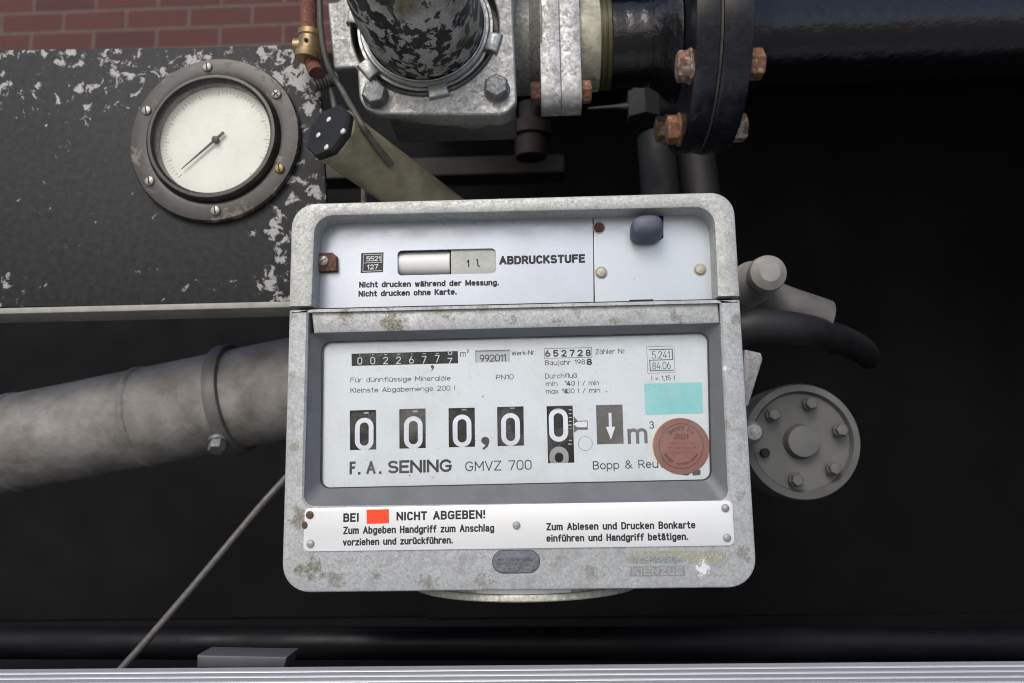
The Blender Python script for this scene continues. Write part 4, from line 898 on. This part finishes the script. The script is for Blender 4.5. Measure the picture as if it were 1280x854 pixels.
for s_, x0, x1 in (("F", 436.8, 444.6), ("A", 457.8, 469.6), ("SENING", 484.6, 565.2)):
    y0 = 593.3 - (x0 - 436.8) * .025; y1 = 593.3 - (x1 - 436.8) * .025
    stext('lettering', s_, (x0, y0), (x1, y1), 16.2, TY, M_DINK, dial, 3.1)
quads('full_stop', [[(447.4, 590.2), (450.6, 590.1), (450.6, 593.2), (447.4, 593.3)], [(473.6, 589.4), (476.8, 589.3), (476.8, 592.4), (473.6, 592.5)]], TY, M_DINK, dial)
def comma(cx, cy, w, h):
    pts = arc(cx, cy, w * .5, w * .48, 200, -20, 14) + [(cx + w * .46, cy - h * .22), (cx + w * .30, cy - h * .5), (cx - w * .18, cy - h * .78), (cx - w * .36, cy - h * .70), (cx + w * .02, cy - h * .38), (cx - w * .2, cy - w * .42)]
    return [(a, 2 * cy - b) for a, b in pts]
quads('decimal_comma', [comma(606.6, 551.0, 10.2, 14.6)], TY, M_DINK, dial)
quads('decimal_comma', [comma(540.4, 458.6, 4.2, 6.4)], TY, M_DINK, dial)
quads('pointer_mark', [[(717.0, 520.6), (722.2, 526.2), (734.4, 525.8), (734.5, 537.2), (722.4, 537.2), (717.4, 541.2)]], TY, M_GREYBOX, dial)
quads('pointer_arrow', [[(716.6, 530.3), (721.8, 527.2), (733.7, 526.9), (733.8, 534.2), (721.9, 534.2)]], TY - .00013, M_DIGIT, dial)
outline('plug_mark', [(731.7 + 8.8 * math.cos(math.radians(a)), 554.6 + 8.8 * math.sin(math.radians(a))) for a in range(0, 360, 12)], .45, M_DINKL, dial)
ab = quads('arrow_field', [[(744.8, 506.6), (778.0, 505.8), (779.6, 554.6), (746.4, 555.5)]], TY, M_GREYBOX, dial)
quads('arrow', [[(760.6, 516.2), (764.2, 516.1), (764.8, 533.6), (769.0, 533.5), (763.7, 549.6), (757.4, 533.8), (761.2, 533.7)]], TY - .00014, M_DIGIT, ab)
quads('worn_mark', [[(853, 590.6), (861, 587.0), (864, 590), (860, 594.4), (854, 594)], [(865.5, 590.8), (871, 587.2), (875.6, 587.4), (875.6, 593.6), (866, 594.8)]], TY, M_GREYBOX, dial)
quads('teal_sticker', [[(805.0, 479.6), (877.2, 477.8), (878.8, 516.6), (806.6, 518.5)]], TY, M_TEAL, dial)
# dark specks on the dial
bm = bmesh.new(); rnd = random.Random(3)
for px, py, r in [(603.6, 495.5, .9), (594.5, 551, .5), (596, 545, .5), (512, 594.5, .9), (512.8, 588.3, .9), (541, 597, .6), (458, 575, .6), (758.3, 489.7, .8), (450, 570, .4), (427, 545, .5)] + [(rnd.uniform(410, 880), rnd.uniform(430, 600), rnd.uniform(.2, .45)) for _ in range(40)]:
    c = P(px, py, TY); lathe(bm, [(mm(r), .00003), (mm(r) * .7, -.0002)], c, (0, 1, 0), 8, rnd.random())
build('specks', bm, M_DINK, dial)
# red-brown round seal
SC = P(851.6, 557.8, DY); sr = mm(34.4, DY)
bm = bmesh.new(); lathe(bm, [(sr * 1.0, -.00002), (sr * 1.0, -.0005), (sr * .992, -.0007), (.001, -.0007)], SC, (0, 1, 0), 72); seal = build('round_sticker', bm, M_STICK, dial)
bm = bmesh.new(); c2 = SC + Vector((-mm(1.2), 0, mm(.3))); lathe(bm, [(sr, -.00001), (sr, -.0003), (.001, -.0003)], c2, (0, 1, 0), 72); build('yellow_rim', bm, M_STEDGE, seal)
SYY = DY - .00075
def sp_(dx, dy): return (851.6 + dx, 557.8 + dy)
outline('ring_line', [sp_(27.4 * math.cos(math.radians(a)), 28 * math.sin(math.radians(a))) for a in range(0, 360, 6)], .8, M_STINK, seal, SYY)
def arc_text(s, r, a0, a1, h, top):
    for i, ch in enumerate(s):
        if ch == ' ': continue
        a = math.radians(a0 + (a1 - a0) * i / (len(s) - 1)); cx, cy = 851.6 + r * math.cos(a), 557.8 - r * math.sin(a)
        tx, ty = (math.sin(a), math.cos(a)) if top else (-math.sin(a), -math.cos(a))
        wd, stk = G[ch]; sc = h / 10; pp = []
        nx, ny = (math.cos(a), -math.sin(a)) if top else (-math.cos(a), math.sin(a))
        for q in stk: pp.append(pix([(cx + tx * (u - wd / 2) * sc * .9 + nx * v * sc, cy + ty * (u - wd / 2) * sc * .9 + ny * v * sc) for u, v in q], SYY))
        me = stroke_mesh(pp, mm(.75, SYY) / 2); me.transform(Matrix.Translation((0, SYY, 0))); link('lettering', me, M_STINK, seal)
arc_text("geeicht bis", 20.6, 132, 50, 5.2, True)
stext('lettering', "2021", sp_(-8.8, -9.2), sp_(8.8, -9.6), 5.8, SYY, M_STINK, seal, .85)
rnd = random.Random(5)                                   # illegible rubbed lines
def rubbed(x0, x1, y, h):
    out = []; x = x0
    while x < x1:
        w_ = rnd.uniform(.5, 1.2); t_ = rnd.uniform(.25, 1) * h; o_ = rnd.uniform(-.25, .25)
        out.append([sp_(x, y - t_ / 2 + o_), sp_(x + w_, y - t_ / 2 + o_), sp_(x + w_, y + t_ / 2 + o_), sp_(x, y + t_ / 2 + o_)]); x += w_ + rnd.uniform(.5, 1.3)
    return out
M_STFAINT = simple('seal_ink_rubbed', (.10, .05, .05), .6, 0, .4, 200, 0)
quads('rubbed_print', rubbed(-14, 15, -3.4, 1.6) + rubbed(-18.5, 20, 2.2, 1.5) + rubbed(-17, 18, 8.0, 1.5), SYY, M_STFAINT, seal, .00003)
ar = []
for i in range(24):
    if i in (7, 8, 17): continue
    a = math.radians(208 + 5.4 * i); h_ = rnd.uniform(1.2, 2.4); w_ = rnd.uniform(.5, .8); r0 = 22.2
    e1 = (math.cos(a), -math.sin(a)); e2 = (math.sin(a), math.cos(a))
    for q0 in (-.7, .6):
        h2 = h_ * rnd.uniform(.5, 1)
        ar.append([sp_(e1[0] * rr + e2[0] * (q0 + tt), e1[1] * rr + e2[1] * (q0 + tt)) for rr, tt in ((r0 - h2, -w_ / 2), (r0 - h2, w_ / 2), (r0 + h2, w_ / 2), (r0 + h2, -w_ / 2))])
quads('rubbed_print', ar, SYY, M_STINK, seal, .00003)

# --- lid with the printing mechanism
lid_o = rounded([(-.15, ZS + .0012), (-.15, .1285), (.15, .1285), (.15, ZS + .0012)], [.0012, .0165, .0158, .0012], 8)
I0 = pix([(389.5, 384), (393.5, 270), (892.5, 258.5), (897.5, 372)], 0)
i0r = rounded(I0, [.0012, .0125, .0125, .0012], 8)
zb = ZS + .0012
oc = rounded([(-.15, zb), (-.15, .1285), (.15, .1285), (.15, zb)], [0, .0165, .0158, 0], 8)
ic = rounded(I0, [0, .0125, .0125, 0], 8)
ic[0] = (ic[0][0], zb); ic[-1] = (ic[-1][0], zb)
bm = bmesh.new()
def off(pts, d):
    q = inset2(pts, d); q[0] = (pts[0][0] + (d if pts[0][0] < 0 else -d), zb); q[-1] = (pts[-1][0] - (d if pts[-1][0] > 0 else -d), zb); return q
sec = [(oc, .14), (oc, .0016), (off(oc, .0005), .0005), (off(oc, .0016), 0), (off(ic, -.0012), 0), (off(ic, -.0003), .0004), (ic, .0013), (ic, .14)]
vs_ = loft(bm, [face3(p_, y_) for p_, y_ in sec] , False, False, closed=False)
for e_ in (0, -1): bm.faces.new([r_[e_] for r_ in vs_])
build('lid_frame', bm, M_LID, mt)
LY = .0185
def zq(px, Y): return (P(px, 400, Y).x, ZS + .0009)
pl = pix([(380, 262), (740.6, 262), (741.6, 300), (742.2, 380), (380, 390)], LY)
pl[3] = (pl[3][0], ZS + .0006); pl[4] = (pl[4][0], ZS + .0006)
slot = rounded(pix([(497.0, 313.6), (619.2, 310.6), (620.0, 341.6), (497.2, 344.4)], LY), .003, 6)
me = plate_holes(pl, [slot], LY, .001, .0002); pp = link('print_plate', me, M_PLATE, mt)
pr_ = pix([(741.8, 262), (902, 252), (905, 380), (743.4, 380)], LY); pr_[2] = (pr_[2][0], ZS + .0006); pr_[3] = (pr_[3][0], ZS + .0006)
me = plate_holes(pr_, [], LY - .0003, .0012, .0002); cpz = link('cover_plate', me, M_PLATE2, mt)
bm = bmesh.new(); slab(bm, [(-.142, ZS + .0014), (-.142, .122), (.142, .122), (.142, ZS + .0014)], .034, .036, .0005); build('lid_inner', bm, M_DARK, mt)
# slot: pale roller on the left, printed card on the right
a, b = P(496, 328, LY + .003), P(562, 327, LY + .003); hr = mm(17, LY)
bm = bmesh.new(); lathe(bm, [(hr * 1.12, 0), (hr * 1.12, (b - a).length)], a + Vector((0, hr * 1.12 - .0012, 0)), (1, 0, 0), 48); build('slot_roller', bm, M_ROLLER, mt)
bm = bmesh.new(); slab(bm, pix([(563.4, 308), (624, 307), (625, 346), (563.8, 347)], LY + .0016), LY + .0016, LY + .003, .0003); cd_ = build('printed_card', bm, M_CARD, mt)
stext('lettering', "1", (583.4, 334.4), (586.6, 334.2), 9.6, LY + .0015, M_INK, cd_, 1.5); G['|'] = (3.4, [[(0, 10), (1.5, 10), (1.5, 1.4), (2.1, 0), (3.4, 0)]]); stext('lettering', "|", (595.0, 333.6), (599.8, 333.4), 9.6, LY + .0015, M_INK, cd_, 1.5)
# approval box on the print plate
ap = quads('approval_box', [[(451.6, 316.6), (479.4, 315.6), (478.8, 340.2), (450.8, 341.4)]], LY, M_INK, pp)
M_WINK = simple('white_print', (.62, .64, .67), .5, 0, .1, 200, 0)
AY = LY - .00016
outline('approval_line', [(454.4, 318.6), (477.4, 317.8), (477.2, 328.0), (454.0, 328.9), (453.6, 339.4), (476.8, 338.4)], .75, M_WINK, ap, AY, False)
outline('approval_line', [(454.4, 318.6), (454.0, 328.9)], .6, M_WINK, ap, AY - .00001, False)
stext('lettering', "5521", (457.8, 327.0), (476.2, 326.3), 6.4, AY, M_WINK, ap, 1.3, 2.4, GB); stext('lettering', "127", (458.6, 337.3), (472.8, 336.7), 6.4, AY, M_WINK, ap, 1.3, 2.4, GB)
def B(s, l, r, cap, Y, par, w=1.95): return stext('lettering', s, l, r, cap, Y - .00004, M_INK, par, w, 3.3, GB)
B("ABDRUCKSTUFE", (624.0, 331.2), (731.6, 328.6), 11.0, LY, pp, 2.9)
B("Nicht drucken während der Messung.", (448.8, 359.9), (623.8, 357.0), 7.7, LY, pp)
B("Nicht drucken ohne Karte.", (448.0, 371.2), (571.0, 368.6), 7.7, LY, pp)
# plate screws
for px, py, m_, lb in ((748.6, 284.6, M_RUSTD, 'rusty brown plate screw'), (751.6, 341.2, M_SCREW, None), (875.2, 337.4, M_SCREW, None)):
    c = P(px, py, LY - .0004); bm = bmesh.new(); r = mm(6.2, LY)
    lathe(bm, [(r, .0004), (r, -.0006), (r * .88, -.0013), (r * .1, -.0016)], c, (0, 1, 0), 28); build('screw', bm, m_, cpz, label=lb)
    bm = bmesh.new(); lathe(bm, [(r * 1.35, .0001), (r * 1.3, -.00008), (r * .9, -.00009)], c, (0, 1, 0), 28); build('screw_stain', bm, simple('stain_tan', (.40, .36, .28), .6, 0, .25, 200, 0), cpz)
# blue-grey push knob
kc = P(808, 293, LY); bm = bmesh.new(); loops = []
for t_, sx, sz, dz, dx in ((.001, .95, .86, 0, 0), (-.003, .98, .92, 0, 0), (-.009, 1.0, .96, .0004, -.0003), (-.0145, .95, .90, .0010, -.0006), (-.018, .84, .78, .0014, -.0008), (-.0198, .62, .56, .0016, -.0008), (-.0205, .3, .26, .0016, -.0008)):
    lp = []
    for i in range(40):
        a = 2 * math.pi * i / 40; ca, sa = math.cos(a), math.sin(a); e = .74
        lp.append(kc + Vector((math.copysign(abs(ca) ** e, ca) * .0113 * sx + dx - .0006 + .0006 * sa, t_, math.copysign(abs(sa) ** e, sa) * .0083 * sz + dz)))
    loops.append(lp)
loft(bm, loops); build('push_knob', bm, M_KNOB, mt)
quads('knob_slot', [[(818, 270), (829.4, 270), (829.2, 297), (824, 301), (818, 300)]], LY - .0006, M_DARK, cpz)
# rusty catch at the left end
cpx = pix([(394, 316.5), (415, 315.5), (420, 319.5), (420.5, 338), (393.6, 339.5)], .0135)
bm = bmesh.new(); slab(bm, cpx, .0135, .0185, .0008); ct = build('catch', bm, M_RUSTD, mt)
c = P(404.6, 326.6, .0135); bm = bmesh.new(); slot_screw(bm, c, mm(7.2, .01), 30); cs = build('screw', bm, M_SCREW, ct)
bm = bmesh.new(); slot_cut(bm, c, mm(6.4, .01), 35); build('slot', bm, simple('slot_shadow', (.10, .10, .09), .7, 0, .3, 200, 0), cs)
# small blocks in the seam
slabbox('seam_packing', P(788, 376, 0).x, P(818, 375, 0).x, .004, .03, ZS - .0016, ZS + .0010, M_DARK, mt, .0002)
slabbox('seam_filler', -.146, .146, .010, .12, ZS - .0014, ZS + .0014, M_DARK, mt, .0002)

# --- instruction plate
IYF = -.0011
ip = rounded(pix([(381.0, 635.4), (915.8, 625.6), (918.2, 682.0), (378.8, 689.6)], IYF), .0034, 7)
bm = bmesh.new(); slab(bm, ip, IYF, -.00002, .00025); sg = build('instruction_plate', bm, M_SIGN, mt)
quads('red_field', [[(458.2, 637.2), (486.0, 636.6), (486.2, 654.2), (458.4, 655.0)]], IYF, M_RED, sg)
B("BEI", (429.0, 652.8), (448.6, 652.4), 11.0, IYF, sg, 2.3); B("NICHT ABGEBEN!", (495.6, 651.0), (606.8, 648.4), 11.0, IYF, sg, 2.3)
B("Zum Abgeben Handgriff zum Anschlag", (429.0, 668.0), (617.8, 664.6), 9.5, IYF, sg, 1.85)
B("vorziehen und zurückführen.", (428.4, 682.4), (566.2, 679.6), 9.0, IYF, sg, 1.85)
B("Zum Ablesen und Drucken Bonkarte", (683.0, 663.2), (869.4, 660.8), 9.3, IYF, sg, 1.85)
B("einführen und Handgriff betätigen.", (683.0, 677.5), (860.4, 675.2), 9.2, IYF, sg, 1.85)
for px, py, m_, lb in ((387.2, 643.8, M_RUSTD, 'rusty rivet'), (388.2, 680.0, M_ALUM_RIVET, None), (645.6, 656.8, M_ALUM_RIVET, None), (906.6, 635.2, M_ALUM_RIVET, None), (908.8, 672.2, M_ALUM_RIVET, None)):
    c = P(px, py, IYF); bm = bmesh.new(); r = mm(4.8, 0); lathe(bm, [(r, .0001), (r * .98, -.0006), (r * .8, -.0012), (r * .3, -.0016), (r * .05, -.0016)], c, (0, 1, 0), 24); build('rivet', bm, m_, sg, label=lb)
c = P(381.2, 656.5, -.0006); bm = bmesh.new(); lathe(bm, [(mm(5), 0), (mm(4.4), -.0008), (.0002, -.0011)], c, (0, 1, 0), 18, 0, .8); build('old_rivet', bm, M_RUSTD, mt)
# --- oval badge
bp = rounded(pix([(616.4, 689.0), (673.6, 688.4), (674.0, 715.2), (616.8, 716.2)], 0), .0068, 10)
bm = bmesh.new(); slab(bm, bp, -.0007, -.00001, .0004); bd = build('badge', bm, M_BADGE, mt)
bpo = inset2(bp, -.0004); me = stroke_mesh([bpo + [bpo[0]]], .00028, .5); link('badge_rim', me, simple('rim_dark', (.06, .065, .075), .5, 0, .3, 200, 0), bd)
rb = random.Random(8); bq = []
for i in range(11):                                      # worn raised characters
    x_ = 624 + i * 3.9; h_ = rb.uniform(3, 6.5)
    for y_ in ((702.6 - h_), 702.0 + rb.uniform(-2, 2), 702.4 + h_ * .8):
        if rb.random() < .7: bq.append([(x_, y_), (x_ + rb.uniform(1.4, 3), y_), (x_ + rb.uniform(1.4, 3), y_ + 1.0), (x_, y_ + 1.1)])
    if rb.random() < .8: bq.append([(x_, 702.6 - h_), (x_ + .9, 702.6 - h_), (x_ + .9, 702.4 + h_ * .8), (x_, 702.4 + h_ * .8)])
quads('raised_marks', bq, -.0007, M_BADGE, bd, .0003)
# --- remains of a sticker with ghost lettering
def flakes(name, x0, x1, y0, y1, cell, dens, mat_, Y, seed, seedscale=.35, edge=0.0):
    from mathutils import noise as mn
    bm = bmesh.new(); nx = int((x1 - x0) / cell); ny = int((y1 - y0) / cell)
    for i in range(nx):
        for j in range(ny):
            x, y_ = x0 + i * cell, y0 + j * cell
            v = mn.noise((x * seedscale, y_ * seedscale, seed)) * .6 + mn.noise((x * seedscale * 3, y_ * seedscale * 3, seed)) * .4
            if v < dens:
                sl = -.011 * (x - x0)
                q = pix([(x, y_ + sl), (x + cell, y_ + sl), (x + cell, y_ + cell + sl), (x, y_ + cell + sl)], Y); bm.faces.new([bm.verts.new(p) for p in face3(q, Y)])
    bmesh.ops.remove_doubles(bm, verts=bm.verts, dist=1e-7)
    return build(name, bm, mat_, mt, smooth=False, recalc=False)
M_GHOST = simple('ghost_grey', (.225, .235, .25), .6, .1, .2, 160, .2); M_GHOLIVE = simple('ghost_olive', (.285, .29, .20), .6, .1, .2, 160, .2); M_GHBLUE = simple('ghost_blue', (.10, .20, .33), .6, 0, .4, 260, .1)
sr1 = flakes('sticker_remains', 786.5, 908, 689.5, 705.5, 1.0, .04, M_GHOLIVE, -.00003, 2.0)
sr2 = flakes('sticker_remains', 787, 857, 708, 721, .8, .22, M_GHOST, -.00004, 5.0)
stext('lettering', "KIENZLE", (790.5, 719.6), (853, 718.8), 9.6, -.00005, simple('ghost_light', (.34, .35, .36), .6, .1, .35, 200, 0, c2=(.22, .23, .24)), sr2, 2.4, 3.3, GB)
flakes('sticker_remains', 791, 852, 697, 705, .7, -.10, M_GHBLUE, -.00009, 9.0, .5)
# --- round swivel base under the housing
BR = .082; zb0 = -.1285; fz = P(650, 753.5, .004).z
bm = bmesh.new(); lathe(bm, [(BR - .003, zb0 + .004), (BR - .003, zb0 - (zb0 - fz) * .42), (BR - .0005, zb0 - (zb0 - fz) * .45), (BR, zb0 - (zb0 - fz) * .55), (BR, fz + .0008), (BR - .001, fz), (BR - .02, fz)], (.004, BR + .004, 0), (0, 0, 1), 128)
build('swivel_base', bm, cast('base_metal', (.42, .42, .38), .5, .3, .22, 420), mt)
bm = bmesh.new(); loft(bm, [[Vector((.004 + (BR + rr) * math.sin(a), BR + .004 - (BR + rr) * math.cos(a), zz)) for a in [math.radians(-22 + 44 * i / 16) for i in range(17)]] for rr, zz in ((-.004, zb0 + .002), (-.0012, zb0 + .002), (-.0012, zb0 - (zb0 - fz) * .40), (-.004, zb0 - (zb0 - fz) * .40))], False, False, False)
build('base_tab', bm, simple('tab_pale', (.44, .47, .47), .45, .3, .1, 90, .1), mt)
